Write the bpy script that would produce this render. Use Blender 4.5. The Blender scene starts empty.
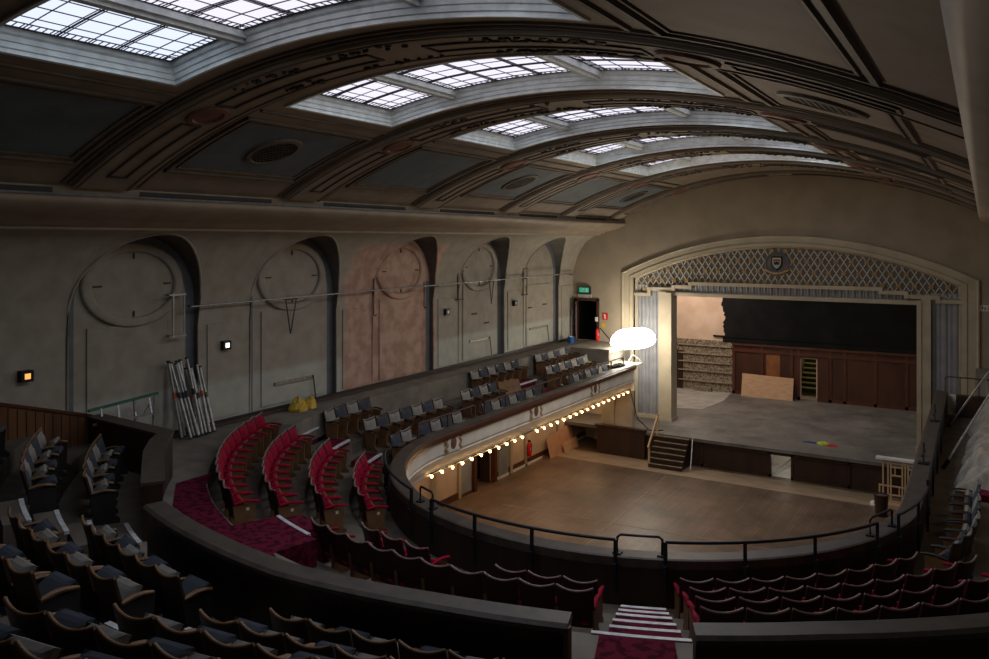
import bpy, math, random
from math import sin, cos, pi, radians as R, sqrt, hypot
random.seed(7)
S = bpy.context.scene
COL = S.collection

# ---------------------------------------------------------------- camera, world, light, exposure
cam = bpy.data.cameras.new('camera')
cam.sensor_width = 36; cam.lens = 800 / 989 * 36; cam.shift_y = -89.5 / 989
cam.clip_start = .05; cam.clip_end = 200
cam_o = bpy.data.objects.new('camera', cam); COL.objects.link(cam_o)
cam_o.location = (6.2, 0, 8.2); cam_o.rotation_euler = (R(90), 0, R(31.4))
S.camera = cam_o

w = bpy.data.worlds.new('world'); S.world = w; w.use_nodes = True
w.node_tree.nodes['Background'].inputs[0].default_value = (.55, .68, .9, 1)
w.node_tree.nodes['Background'].inputs[1].default_value = .02

def light(name, kind, loc, energy, color, size=None, size_y=None, rot=(0, 0, 0)):
    l = bpy.data.lights.new(name, kind); l.energy = energy; l.color = color
    if kind == 'AREA':
        l.shape = 'RECTANGLE'; l.size = size; l.size_y = size_y or size
    elif size: l.shadow_soft_size = size
    o = bpy.data.objects.new(name, l); COL.objects.link(o); o.location = loc; o.rotation_euler = rot
    return o
DAY = 66
light('stage_wing_fill', 'AREA', (-5.6, 34.8, 7.2), 240, (1, .82, .68), 3, 3, (R(20), R(-5), 0))  # unseen fill added to brighten the back left of the stage
light('stage_overhead_fill', 'AREA', (2, 33.4, 7.6), 72, (1, .90, .80), 5, 3)  # added fill above the stage, out of view
light('stairwell_lamp', 'POINT', (-.5, 39.2, 3.6), 14, (1, .86, .6), .1)
light('right_balcony_fill', 'POINT', (7.4, 20.0, 6.2), 26, (1, .78, .55), .3)  # extra fill added to lift the dim right balcony
light('under_stage_lamp', 'POINT', (.25, 29.6, .6), 2, (1, .95, .85), .1)
light('hall_fill', 'POINT', (-1.0, 21.5, 6.6), 190, (1, .80, .58), .5)  # warm fill added in mid hall, no fitting there
light('hall_fill', 'POINT', (1.5, 10.5, 7.6), 40, (1, .80, .60), .5)  # second added warm fill, nearer the rear tier
for _y, _e in ((5.7, .55), (10.33, .9), (14.89, 1.1), (19.45, 1.15), (23.6, 1.1)):        # daylight falling through the five skylights
    light('skylight_daylight', 'AREA', (-.08, _y, 10.56), DAY * _e, (.80, .90, 1.0), 4.4, 2.1)
for _y in (17.5, 21.5, 25.5, 29.0):
    light('under_balcony_fill', 'AREA', (-6.9, _y, 2.45), 22, (1, .68, .40), 1.0, 1.8)  # added warm fill under the soffit, brightens the stalls wall
SKY = 1.02
S.view_settings.view_transform = 'Standard'; S.view_settings.look = 'None'
S.view_settings.exposure = 0.15; S.view_settings.gamma = 1; S.view_settings.use_curve_mapping = False
S.cycles.max_bounces = 6; S.cycles.diffuse_bounces = 4; S.cycles.glossy_bounces = 2

# ---------------------------------------------------------------- materials
def mat(name, c, rough=.7, c2=None, scale=3., metal=0., bump=0., em=None, es=0., detail=6, stretch=None, amt=(.4, .65), spec=.3):
    m = bpy.data.materials.new(name); m.use_nodes = True
    nt = m.node_tree; N = nt.nodes; L = nt.links; b = N['Principled BSDF']
    b.inputs['Base Color'].default_value = (*c, 1); b.inputs['Roughness'].default_value = rough
    b.inputs['Metallic'].default_value = metal; b.inputs['Specular IOR Level'].default_value = spec
    if em: b.inputs['Emission Color'].default_value = (*em, 1); b.inputs['Emission Strength'].default_value = es
    if c2 is None and not bump: c2 = tuple(x * .8 for x in c)
    tc = N.new('ShaderNodeTexCoord'); mp = N.new('ShaderNodeMapping'); L.new(tc.outputs['Object'], mp.inputs[0])
    if stretch: mp.inputs['Scale'].default_value = stretch
    n = N.new('ShaderNodeTexNoise'); n.inputs['Scale'].default_value = scale; n.inputs['Detail'].default_value = detail
    L.new(mp.outputs[0], n.inputs[0])
    if c2:
        r = N.new('ShaderNodeValToRGB'); r.color_ramp.elements[0].position = amt[0]; r.color_ramp.elements[1].position = amt[1]
        r.color_ramp.elements[0].color = (*c, 1); r.color_ramp.elements[1].color = (*c2, 1)
        L.new(n.outputs[0], r.inputs[0]); L.new(r.outputs[0], b.inputs['Base Color'])
    if bump:
        bp = N.new('ShaderNodeBump'); bp.inputs['Strength'].default_value = bump; bp.inputs['Distance'].default_value = .02
        L.new(n.outputs[0], bp.inputs['Height']); L.new(bp.outputs[0], b.inputs['Normal'])
    return m
def emis(name, c, s):
    m = bpy.data.materials.new(name); m.use_nodes = True; nt = m.node_tree; nt.nodes.clear()
    e = nt.nodes.new('ShaderNodeEmission'); o = nt.nodes.new('ShaderNodeOutputMaterial')
    e.inputs[0].default_value = (*c, 1); e.inputs[1].default_value = s; nt.links.new(e.outputs[0], o.inputs[0]); return m

def boards(name, c1, c2, mortar, bw=.9, rh=.11, rough=.5, rot=0., mix=.5):
    """planks or bricks laid in the XY plane, worn by a noise"""
    m = bpy.data.materials.new(name); m.use_nodes = True; nt = m.node_tree; N = nt.nodes; L = nt.links; b = N['Principled BSDF']
    tc = N.new('ShaderNodeTexCoord'); mp = N.new('ShaderNodeMapping'); mp.inputs['Rotation'].default_value = (0, 0, rot)
    L.new(tc.outputs['Object'], mp.inputs[0])
    br = N.new('ShaderNodeTexBrick'); br.inputs['Color1'].default_value = (*c1, 1); br.inputs['Color2'].default_value = (*c2, 1)
    br.inputs['Mortar'].default_value = (*mortar, 1); br.inputs['Scale'].default_value = 1; br.inputs['Mortar Size'].default_value = .008
    br.inputs['Brick Width'].default_value = bw; br.inputs['Row Height'].default_value = rh
    L.new(mp.outputs[0], br.inputs[0])
    n = N.new('ShaderNodeTexNoise'); n.inputs['Scale'].default_value = .55; n.inputs['Detail'].default_value = 8; n.inputs['Roughness'].default_value = .7
    L.new(tc.outputs['Object'], n.inputs[0])
    rp = N.new('ShaderNodeValToRGB'); rp.color_ramp.elements[0].position = .35; rp.color_ramp.elements[1].position = .7
    rp.color_ramp.elements[0].color = (.55, .55, .55, 1); rp.color_ramp.elements[1].color = (1.5, 1.45, 1.4, 1)
    L.new(n.outputs[0], rp.inputs[0])
    mx = N.new('ShaderNodeMix'); mx.data_type = 'RGBA'; mx.blend_type = 'MULTIPLY'; mx.inputs[0].default_value = mix * 2 if mix < .5 else 1
    L.new(br.outputs[0], mx.inputs[6]); L.new(rp.outputs[0], mx.inputs[7]); L.new(mx.outputs[2], b.inputs['Base Color'])
    b.inputs['Roughness'].default_value = rough; b.inputs['Specular IOR Level'].default_value = .35
    return m

def wall_paint():
    """tan paint, a paler greenish band low down, and bare pink plaster on the third bay"""
    m = bpy.data.materials.new('hall_wall_paint'); m.use_nodes = True; nt = m.node_tree; N = nt.nodes; L = nt.links; b = N['Principled BSDF']
    tc = N.new('ShaderNodeTexCoord'); sp = N.new('ShaderNodeSeparateXYZ'); L.new(tc.outputs['Object'], sp.inputs[0])
    n = N.new('ShaderNodeTexNoise'); n.inputs['Scale'].default_value = 1.1; n.inputs['Detail'].default_value = 8; L.new(tc.outputs['Object'], n.inputs[0])
    def math_(op, a, bb):
        x = N.new('ShaderNodeMath'); x.operation = op
        for i, v in ((0, a), (1, bb)):
            if isinstance(v, (int, float)): x.inputs[i].default_value = v
            else: L.new(v, x.inputs[i])
        return x.outputs[0]
    def mixc(f, a, bb):
        x = N.new('ShaderNodeMix'); x.data_type = 'RGBA'; L.new(f, x.inputs[0])
        for i, v in ((6, a), (7, bb)):
            if isinstance(v, tuple): x.inputs[i].default_value = (*v, 1)
            else: L.new(v, x.inputs[i])
        return x.outputs[2]
    def smooth(v, lo, hi):
        x = N.new('ShaderNodeMapRange'); x.inputs[1].default_value = lo; x.inputs[2].default_value = hi; x.clamp = True; L.new(v, x.inputs[0]); return x.outputs[0]
    wob = math_('MULTIPLY', math_('SUBTRACT', n.outputs[0], .5), .5)
    n2 = N.new('ShaderNodeTexNoise'); n2.inputs['Scale'].default_value = 3; n2.inputs['Detail'].default_value = 10; L.new(tc.outputs['Object'], n2.inputs[0])
    tan = mixc(smooth(n2.outputs[0], .35, .7), (.36, .32, .26), (.29, .255, .20))
    pale = mixc(smooth(n2.outputs[0], .35, .7), (.45, .44, .385), (.36, .36, .31))
    low = smooth(math_('ADD', sp.outputs[2], math_('MULTIPLY', wob, .15)), 5.05, 4.9)
    base = mixc(low, tan, pale)
    pink = mixc(smooth(n2.outputs[0], .4, .6), (.50, .33, .255), (.38, .23, .17))
    y = math_('ADD', sp.outputs[1], wob); z = math_('ADD', sp.outputs[2], wob)
    k = math_('MULTIPLY', math_('MULTIPLY', smooth(y, 16.45, 16.6), smooth(y, 20.85, 20.7)), smooth(z, 8.15, 8.0))
    L.new(mixc(k, base, pink), b.inputs['Base Color']); b.inputs['Roughness'].default_value = .8; b.inputs['Specular IOR Level'].default_value = .2
    return m

M = {}
M['wall'] = wall_paint()
M['tan'] = mat('tan_plaster', (.33, .27, .195), .8, (.28, .23, .165), 1.2)
M['ceil'] = mat('brown_ceiling_paint', (.27, .215, .16), .65, (.215, .17, .125), 2)
M['ceil2'] = mat('dark_brown_ceiling_moulding', (.15, .115, .085), .6, (.11, .085, .06), 3)
M['ceilline'] = mat('near_black_ceiling_lining', (.05, .042, .035), .6, (.035, .03, .026), 4)
M['coffer'] = mat('blue_grey_coffer_paint', (.125, .15, .165), .7, (.095, .115, .13), 2)
M['rosette'] = mat('red_brown_rosette_paint', (.20, .085, .055), .6, (.15, .07, .05), 5)
M['cornice'] = mat('pale_brown_cornice_paint', (.33, .26, .19), .55, (.27, .21, .15), 2)
M['frame'] = mat('white_skylight_frame_paint', (.72, .78, .76), .5, (.58, .63, .62), 6)
M['bars'] = mat('dark_lead_glazing', (.02, .02, .035), .6)
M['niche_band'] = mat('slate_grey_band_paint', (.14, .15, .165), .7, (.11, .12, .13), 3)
M['reveal'] = mat('dark_brown_reveal', (.15, .135, .12), .75, (.12, .11, .10), 3)  # darker brown than the wall face, on niche and oval reveals
M['cream'] = mat('cream_plaster', (.44, .375, .27), .6, (.37, .315, .225), 1.5)
M['creamw'] = mat('cream_white_fascia_paint', (.80, .76, .68), .55, (.68, .64, .57), 2)
M['pinkcream'] = mat('pink_cream_plaster', (.62, .47, .36), .7, (.52, .38, .28), 1.2)
M['corr'] = mat('blue_grey_fluted_panel', (.26, .265, .28), .5, (.205, .21, .225), 2)
M['lat_bg'] = mat('brown_grey_lattice_backing', (.135, .125, .12), .7, (.105, .10, .095), 4)
M['lat'] = mat('pale_gold_lattice', (.55, .49, .37), .5, (.45, .39, .28), 5)
M['gold'] = mat('tarnished_gold', (.42, .28, .13), .5, (.32, .20, .09), 9)
M['dwood'] = mat('dark_brown_wood', (.045, .024, .015), .45, (.028, .016, .011), 4, stretch=(1, 1, .2))
M['capwood'] = mat('dark_grey_brown_cap', (.080, .062, .050), .5, (.052, .042, .035), 5)
M['redcap'] = mat('red_brown_cap_wood', (.10, .034, .02), .35, (.07, .026, .016), 4)
M['panelwood'] = mat('reddish_panel_wood', (.072, .028, .015), .45, (.044, .018, .011), 2.2, stretch=(1, 1, .25))
M['orangewood'] = mat('orange_brown_board_panelling', (.15, .068, .028), .45, (.10, .043, .019), 3, stretch=(1, 1, .2))
M['stallfloor'] = boards('worn_brown_floorboards', (.155, .10, .066), (.12, .078, .05), (.08, .052, .035), 1.8, .10, .42, R(90))
M['stagefloor'] = boards('grey_black_stage_boards', (.155, .145, .135), (.135, .127, .12), (.10, .094, .088), 2.4, 1.2, .6, 0)
M['dust'] = mat('dusty_grey_stage_board', (.34, .32, .29), .8, (.25, .235, .215), 2)
M['tier'] = mat('worn_tier_floor', (.14, .118, .095), .75, (.09, .076, .062), 2.2)
M['tierpale'] = mat('pale_dusty_tier_floor', (.27, .245, .205), .8, (.20, .18, .15), 2)
M['carpet'] = mat('crimson_patterned_carpet', (.12, .012, .03), .95, (.05, .006, .015), 9, amt=(.48, .56), spec=.05)
M['nosing'] = mat('pale_stair_nosing', (.62, .64, .66), .4, (.45, .46, .48), 8)
M['black'] = mat('matt_black_metal', (.02, .023, .03), .5, (.015, .017, .022), 8, metal=.3)
M['black2'] = mat('matt_black_paint', (.009, .0095, .010), .9, (.014, .014, .015), 1.2, spec=.1)
M['void'] = mat('near_black_and_painted_dark', (.015, .013, .012), .9)  # near black; paints darkness into the unlit lobbies and stage ceiling
M['red'] = mat('crimson_velvet', (.30, .006, .03), .85, (.17, .004, .018), 6, spec=.1)
M['darkred'] = mat('dark_maroon_seat_shell', (.052, .010, .014), .6, (.034, .008, .011), 5)
M['piping'] = mat('pale_worn_edge', (.26, .18, .155), .5, (.17, .11, .10), 12)
M['seatwood'] = mat('worn_seat_wood', (.20, .105, .05), .45, (.12, .062, .03), 5)
M['armwood'] = mat('varnished_arm_wood', (.24, .135, .065), .4, (.13, .065, .03), 8)
M['dshell'] = mat('dark_brown_seat_shell', (.07, .04, .026), .5, (.048, .028, .019), 5)
M['gseat'] = mat('faded_grey_upholstery', (.25, .24, .22), .9, (.20, .19, .175), 6, spec=.1)
M['bseat'] = mat('slate_blue_upholstery', (.058, .066, .082), .9, (.045, .052, .064), 6, spec=.1)
M['iron'] = mat('dark_cast_iron', (.03, .028, .027), .5)
M['tag'] = mat('white_tag', (.75, .73, .68), .5)
M['white'] = mat('white_paint', (.7, .7, .68), .5)
M['steel'] = mat('galvanised_steel', (.42, .42, .41), .4, (.30, .30, .29), 8, metal=.6)
M['rust'] = mat('rusty_iron', (.10, .06, .04), .8, (.06, .045, .04), 8)
M['green'] = mat('faded_green_metal', (.05, .16, .10), .5)
M['orange'] = mat('orange_red_tape', (.45, .09, .03), .5)
M['yellow'] = mat('yellow_plastic', (.55, .36, .03), .4, (.42, .27, .03), 7)
M['blue'] = mat('blue_plastic', (.03, .14, .42), .4)
M['signred'] = mat('sign_red', (.60, .02, .02), .4)
M['signgreen'] = mat('sign_green', (.0, .30, .15), .5, em=(.05, .6, .35), es=.35)
M['ply'] = mat('plywood', (.52, .33, .20), .6, (.44, .27, .16), 3, stretch=(1, 1, 4))
M['pinkply'] = mat('pinkish_board', (.50, .27, .17), .65, (.42, .22, .14), 3)
M['pinewood'] = mat('pale_pine', (.55, .38, .22), .6, (.47, .31, .17), 4)
M['tarp'] = mat('grey_dust_sheet', (.34, .31, .265), .85, (.24, .22, .19), 5, bump=.4)
M['concrete'] = mat('pale_concrete', (.42, .40, .35), .8, (.33, .31, .27), 3)
M['brick'] = mat('crumbling_lath_and_rubble', (.33, .27, .19), .95, (.10, .075, .055), 14, bump=.9, amt=(.38, .62))
M['slatebar'] = mat('weathered_batten', (.30, .25, .18), .8, (.2, .16, .11), 5)
M['stair'] = mat('olive_green_stair_tread', (.30, .30, .10), .8, (.2, .2, .07), 4)
M['brass'] = mat('dull_brass_strip', (.20, .18, .14), .5, (.40, .37, .31), 22, metal=.2)
M['glass_lit'] = emis('lit_skylight_glass', (.76, .83, 1.0), SKY)
M['glass_lit2'] = emis('lit_pinkish_skylight_glass', (.90, .87, 1.0), SKY * .95)
M['bulb'] = emis('lit_bulb_glass', (1, .55, .20), 26)
M['worklamp'] = emis('floodlight_glare', (1, .92, .78), 22)
M['lampwhite'] = emis('lit_white_lens', (1, .95, .85), 2.5)
M['lampamber'] = emis('lit_amber_lens', (1, .42, .10), 1.2)
M['grille'] = M['ceilline']

# ---------------------------------------------------------------- mesh helpers
class MB:
    def __init__(s): s.v = []; s.f = []; s.m = []; s.mi = 0
    def q(s, *p):
        n = len(s.v); s.v += [tuple(x) for x in p]; s.f.append(tuple(range(n, n + len(p)))); s.m.append(s.mi)
    def hexa(s, p):      # p: 4 bottom (ccw) + 4 top
        n = len(s.v); s.v += [tuple(x) for x in p]
        for f in ((3, 2, 1, 0), (4, 5, 6, 7), (0, 1, 5, 4), (1, 2, 6, 5), (2, 3, 7, 6), (3, 0, 4, 7)):
            s.f.append(tuple(n + i for i in f)); s.m.append(s.mi)
    def box(s, x0, x1, y0, y1, z0, z1):
        s.hexa([(x0, y0, z0), (x1, y0, z0), (x1, y1, z0), (x0, y1, z0), (x0, y0, z1), (x1, y0, z1), (x1, y1, z1), (x0, y1, z1)])
    def bar(s, a, b, w_, h_, up=(0, 0, 1)):
        ax = [b[i] - a[i] for i in range(3)]; L_ = sqrt(sum(x * x for x in ax)) or 1; ax = [x / L_ for x in ax]
        sx = cross(ax, up); l = sqrt(sum(x * x for x in sx))
        if l < 1e-4: sx = cross(ax, (1, 0, 0)); l = sqrt(sum(x * x for x in sx))
        sx = [x / l for x in sx]; uz = cross(sx, ax)
        def P(o, i, j): return tuple(o[k] + sx[k] * i * w_ / 2 + uz[k] * j * h_ / 2 for k in range(3))
        s.hexa([P(a, -1, -1), P(a, 1, -1), P(b, 1, -1), P(b, -1, -1), P(a, -1, 1), P(a, 1, 1), P(b, 1, 1), P(b, -1, 1)])
    def grid(s, rows, close=False):
        n = len(s.v); R_ = len(rows); C_ = len(rows[0])
        for r in rows: s.v += [tuple(p) for p in r]
        for i in range(R_ - 1):
            for j in range(C_ if close else C_ - 1):
                k = (j + 1) % C_
                s.f.append((n + i * C_ + j, n + i * C_ + k, n + (i + 1) * C_ + k, n + (i + 1) * C_ + j)); s.m.append(s.mi)
    def tube(s, pts, r, n=6, cap=True):
        rows = []
        for i, p in enumerate(pts):
            a = pts[max(0, i - 1)]; b = pts[min(len(pts) - 1, i + 1)]
            t = [b[k] - a[k] for k in range(3)]; l = sqrt(sum(x * x for x in t)) or 1; t = [x / l for x in t]
            u = cross(t, (0, 0, 1)); l = sqrt(sum(x * x for x in u))
            if l < .05: u = cross(t, (1, 0, 0)); l = sqrt(sum(x * x for x in u))
            u = [x / l for x in u]; v = cross(t, u)
            rr = r[i] if isinstance(r, (list, tuple)) else r
            rows.append([tuple(p[k] + rr * (cos(2 * pi * j / n) * u[k] + sin(2 * pi * j / n) * v[k]) for k in range(3)) for j in range(n)])
        s.grid(rows, True)
        if cap: s.q(*rows[0]); s.q(*rows[-1])
    def lathe(s, c, prof, n=16, cap=True, sx=1., sy=1.):
        rows = [[(c[0] + sx * r * cos(2 * pi * j / n), c[1] + sy * r * sin(2 * pi * j / n), c[2] + z) for j in range(n)] for r, z in prof]
        s.grid(rows, True)
        if cap: s.q(*rows[0][::-1]); s.q(*rows[-1])
    def ball(s, c, rx, ry, rz, n=12, m=8):
        rows = [[(c[0] + rx * sin(pi * i / m + 1e-4) * cos(2 * pi * j / n), c[1] + ry * sin(pi * i / m + 1e-4) * sin(2 * pi * j / n), c[2] - rz * cos(pi * i / m)) for j in range(n)] for i in range(m + 1)]
        s.grid(rows, True)
    def prism(s, pts, axis, a, b):
        """polygon pts (2d) extruded along axis ('x','y','z') from a to b"""
        def P(p, t): return {'x': (t, p[0], p[1]), 'y': (p[0], t, p[1]), 'z': (p[0], p[1], t)}[axis]
        A = [P(p, a) for p in pts]; B = [P(p, b) for p in pts]
        s.q(*A[::-1]); s.q(*B)
        for i in range(len(pts)):
            j = (i + 1) % len(pts); s.q(A[i], A[j], B[j], B[i])
    def build(s, name, m, parent=None, smooth=False):
        me = bpy.data.meshes.new(name); me.from_pydata(s.v, [], s.f)
        for x in (m if isinstance(m, (list, tuple)) else [m]): me.materials.append(x)
        if any(s.m): me.polygons.foreach_set('material_index', s.m)
        if smooth: me.polygons.foreach_set('use_smooth', [True] * len(s.f))
        me.update()
        o = bpy.data.objects.new(name, me); COL.objects.link(o)
        if parent: o.parent = parent
        return o
def cross(a, b): return [a[1] * b[2] - a[2] * b[1], a[2] * b[0] - a[0] * b[2], a[0] * b[1] - a[1] * b[0]]
def tag(o, label=None, cat=None, group=None, kind=None):
    if label: o['label'] = label
    if cat: o['category'] = cat
    if group: o['group'] = group
    if kind: o['kind'] = kind
    return o
def empty(name, loc, rz=0, label=None, cat=None, group=None):
    o = bpy.data.objects.new(name, None); o.empty_display_size = .1; COL.objects.link(o); o.location = loc; o.rotation_euler = (0, 0, rz)
    return tag(o, label, cat, group)
def struct(o): o['kind'] = 'structure'; return o
KIDS = {}
def kids(o):
    return [c for c in COL.objects if c.parent == o]
def copy_tree(o, kidmap):
    c = o.copy(); COL.objects.link(c)
    for ch in kidmap:
        d = ch[0].copy(); COL.objects.link(d); d.parent = c
        for g in ch[1]:
            e = g.copy(); COL.objects.link(e); e.parent = d
    return c
def box_obj(name, b, m, parent=None):
    k = MB(); k.box(*b); return k.build(name, m, parent)

CY = 16.1                       # centre of the horseshoe: (0, 16.1)
def pol(r, phi, z=None):        # phi in degrees, 0 = towards the back of the hall, + = right
    p = (r * sin(R(phi)), CY - r * cos(R(phi)))
    return p if z is None else (p[0], p[1], z)
def path(y_end, p0=-90, p1=90, arms=(True, True), step=3.):
    """stations (bx, by, dx, dy) along the horseshoe, left arm end to right arm end"""
    st = []
    if arms[0]: st += [(0, y_end, -1, 0), (0, (y_end + CY) / 2, -1, 0)]
    n = max(1, int(abs(p1 - p0) / step))
    for i in range(n + 1):
        a = R(p0 + (p1 - p0) * i / n); st.append((0, CY, sin(a), -cos(a)))
    if arms[1]: st += [(0, (y_end + CY) / 2, 1, 0), (0, y_end, 1, 0)]
    return st
def sweep(mb, prof, st, cap=True, close=True):
    rows = [[(bx + dx * r, by + dy * r, z) for r, z in prof] for bx, by, dx, dy in st]
    mb.grid(rows, close)
    if cap and close: mb.q(*rows[0][::-1]); mb.q(*rows[-1])

# ================================================================ SETTING
# ---- stalls floor
k = MB(); k.box(-8.9, 8.9, 5, 30.8, -.3, 0); struct(k.build('floor', M['stallfloor']))
k = MB(); k.box(-7.9, 7.9, 27.1, 28.35, .0, .006); k.bar((-6.5, 21.3, .003), (1.5, 21.9, .003), .03, .004); k.bar((-5.2, 24.4, .003), (-1.2, 24.7, .003), .04, .004); k.bar((-2.8, 17.2, .003), (-3.2, 26.8, .003), .03, .004)
struct(k.build('floor_worn_strip', mat('worn_pale_boards', (.30, .225, .15), .5, (.22, .16, .105), 2.5, stretch=(.5, 2, 1))))

# ---- left and right walls with coved top and arched niches
YC = [5.82, 10.27, 14.73, 19.2, 23.6, 28.0]
HW, ZS, RISE = 1.5, 6.9, 1.43
def wx(z):
    if z <= 6.35: return 8.7
    a = min(1, (z - 6.35) / 2.05); return 8.7 - 1.3 * (1 - sqrt(max(0, 1 - a * a)))
ZL = [6.35 + 2.05 * sin(pi / 2 * i / 40) for i in range(41)]
def side_wall(sg, name):
    k = MB()
    ys = [-4] + [y for c in YC for y in (c - HW, c + HW)] + [30.8]
    for i in range(0, len(ys), 2):
        y0, y1 = ys[i], ys[i + 1]
        if i == 0: y1 = YC[0] - HW
        zz = [2.3] + ZL + [8.6]
        k.grid([[(sg * wx(z), y, z) for z in zz] for y in (y0, y1)])
    for c in YC:
        n = 20
        us = [-HW * cos(pi * i / n) for i in range(n + 1)]
        zt = [ZS + RISE * sqrt(max(0, 1 - (u / HW) ** 2)) for u in us]
        k.mi = 0
        rows = []
        for u, z0 in zip(us, zt):
            th0 = math.asin((z0 - 6.35) / 2.05); zz_ = [6.35 + 2.05 * sin(th0 + (pi / 2 - th0) * t / 30) for t in range(31)]
            rows.append([(sg * wx(z), c + u, z) for z in zz_] + [(sg * 7.4, c + u, 8.6)])
        k.grid(rows)
        xb = 8.86
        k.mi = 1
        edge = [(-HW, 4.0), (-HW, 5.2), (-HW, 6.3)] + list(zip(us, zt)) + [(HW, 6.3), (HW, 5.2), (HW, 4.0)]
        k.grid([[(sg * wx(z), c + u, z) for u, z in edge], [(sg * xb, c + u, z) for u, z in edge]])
        k.mi = 0     # niche back
        k.grid([[(sg * xb, c + u, 2.3), (sg * xb, c + u, z)] for u, z in zip(us, zt)])
    o = struct(k.build(name, [M['wall'], M['reveal']]))
    # per-bay trims
    for i, c in enumerate(YC):
        if sg > 0 or i == 0: continue
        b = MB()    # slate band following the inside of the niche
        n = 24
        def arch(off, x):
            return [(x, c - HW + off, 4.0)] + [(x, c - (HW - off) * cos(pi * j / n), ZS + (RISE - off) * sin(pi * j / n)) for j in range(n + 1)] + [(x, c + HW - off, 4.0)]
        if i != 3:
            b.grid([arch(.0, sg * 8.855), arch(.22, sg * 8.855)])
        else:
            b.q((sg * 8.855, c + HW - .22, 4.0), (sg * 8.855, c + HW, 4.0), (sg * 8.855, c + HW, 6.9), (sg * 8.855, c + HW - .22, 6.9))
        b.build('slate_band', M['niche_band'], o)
        b = MB()    # raised edge bead round the arch on the wall face
        pts = [(sg * (wx(z) + .0), c + u * 1.0, z) for u, z in [(-HW, 4.05), (-HW, 6.3)] + [(-HW * cos(pi * j / n) , ZS + RISE * sin(pi * j / n)) for j in range(n + 1)] + [(HW, 6.3), (HW, 4.05)]]
        b.tube(pts, .03, 6); b.build('arch_bead', M['wall'], o, True)
        # oval window blocked up, with moulded ring (bays 1-4), plus a raised field below
        if i != 5:
            e = MB(); m_ = 32
            def ov(a, bb, x): return [(x, c + a * cos(2 * pi * j / m_), 7.27 + bb * sin(2 * pi * j / m_)) for j in range(m_)]
            X0 = sg * 8.855
            e.grid([ov(1.17, .87, X0), ov(1.165, .865, X0 - sg * .07), ov(1.12, .83, X0 - sg * .085), ov(1.0, .73, X0 - sg * .085), ov(.955, .69, X0 - sg * .07), ov(.95, .685, X0 + sg * .0)], True)
            ring = e.build('oval_surround', M['wall'], o, True)
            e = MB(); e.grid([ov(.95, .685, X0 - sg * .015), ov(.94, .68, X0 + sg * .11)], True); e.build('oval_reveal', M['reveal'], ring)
            e = MB(); e.q(*ov(.96, .69, X0 - sg * .004)); e.build('oval_blank_panel', M['wall'], ring)
            e = MB()
            for a, bb in ((.8, 0), (-.8, 0), (0, .6), (0, -.6)):
                if a: e.bar((X0 - sg * .02, c + a - .09, 7.27), (X0 - sg * .02, c + a + .09, 7.27), .02, .03)
                else: e.bar((X0 - sg * .02, c, 7.27 + bb - .06), (X0 - sg * .02, c, 7.27 + bb + .06), .03, .02, (1, 0, 0))
            e.build('oval_clip', M['iron'], ring)
        f = MB()
        f.box(min(sg * 8.855, sg * 8.825), max(sg * 8.855, sg * 8.825), c - 1.02, c + 1.02, 4.12, 6.45)
        f.build('raised_field', M['wall'], o)
    for i in range(1, 6):    # pier fields between the niches
        if sg > 0: break
        a = YC[i] + HW + .22; bq = (YC[i + 1] - HW - .22) if i < 5 else 30.6
        if bq - a < .3: continue
        f = MB(); f.box(sg * 8.7 if sg < 0 else 8.67, -8.67 if sg < 0 else 8.7, a, bq, 4.15, 6.3); f.build('pier_field', M['wall'], o)
    return o
wl = side_wall(-1, 'wall_left'); wr = side_wall(1, 'wall_right')
k = MB(); k.box(-8.7, -8.62, -2, 30.7, 4.0, 4.09); struct(k.build('baseboard_left', M['iron']))
k = MB(); k.box(-8.62, -8.5, 7.8, 29, 4.0, 4.035); k.build('conduit_box', M['rust'], wl)

# ---- vault
XC, ZC, RV = -.07, -3.2, 13.86
def vp(x, y, off=0.):
    a = math.asin((x - XC) / RV); return (XC + (RV + off) * sin(a), y, ZC + (RV + off) * cos(a))
SK = [(4.42, 6.97), (9.05, 11.62), (13.62, 16.16), (18.18, 20.72), (22.4, 24.85)]
SX0, SX1 = -3.11, 2.95
k = MB()
xs = [-6.5 + (SX0 + 6.5) * i / 8 for i in range(9)] + [SX0 + (SX1 - SX0) * i / 14 for i in range(1, 15)] + [SX1 + (6.32 - SX1) * i / 8 for i in range(1, 9)]
yb = [-4] + [y for s_ in SK for y in s_] + [30.8]
for i in range(len(yb) - 1):
    hole = i % 2 == 1
    for j in range(len(xs) - 1):
        if hole and 8 <= j < 22: continue
        k.q(vp(xs[j], yb[i]), vp(xs[j], yb[i + 1]), vp(xs[j + 1], yb[i + 1]), vp(xs[j + 1], yb[i]))
ceil = struct(k.build('ceiling', M['ceil']))

# cornices: frieze + big coved nose down to the wall
PR = [(6.5, 9.12), (6.5, 8.93), (6.40, 8.92), (6.31, 8.90), (6.30, 8.85), (6.36, 8.79), (6.5, 8.72), (6.72, 8.64), (7.0, 8.57), (7.22, 8.53), (7.27, 8.46), (7.38, 8.46), (7.42, 8.38)]
for sg, nm, dx in ((-1, 'trim_1', 0), (1, 'trim_2', -.20)):
    k = MB(); pr_ = [((r + (dx if r < 7.2 else 0)) * sg, z) for r, z in PR]
    k.grid([[(x, y, z) for x, z in pr_] for y in (-4, 8, 20, 30.8)])
    struct(k.build(nm, M['cornice'], None, True))
k = MB(); k.tube([(-6.37, -3, 8.94), (-6.37, 12, 8.94), (-6.37, 30.6, 8.94)], .018, 6)
tag(k.build('conduit', M['steel']), 'long thin grey conduit lying along the ledge of the left cornice', 'pipe')

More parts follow.
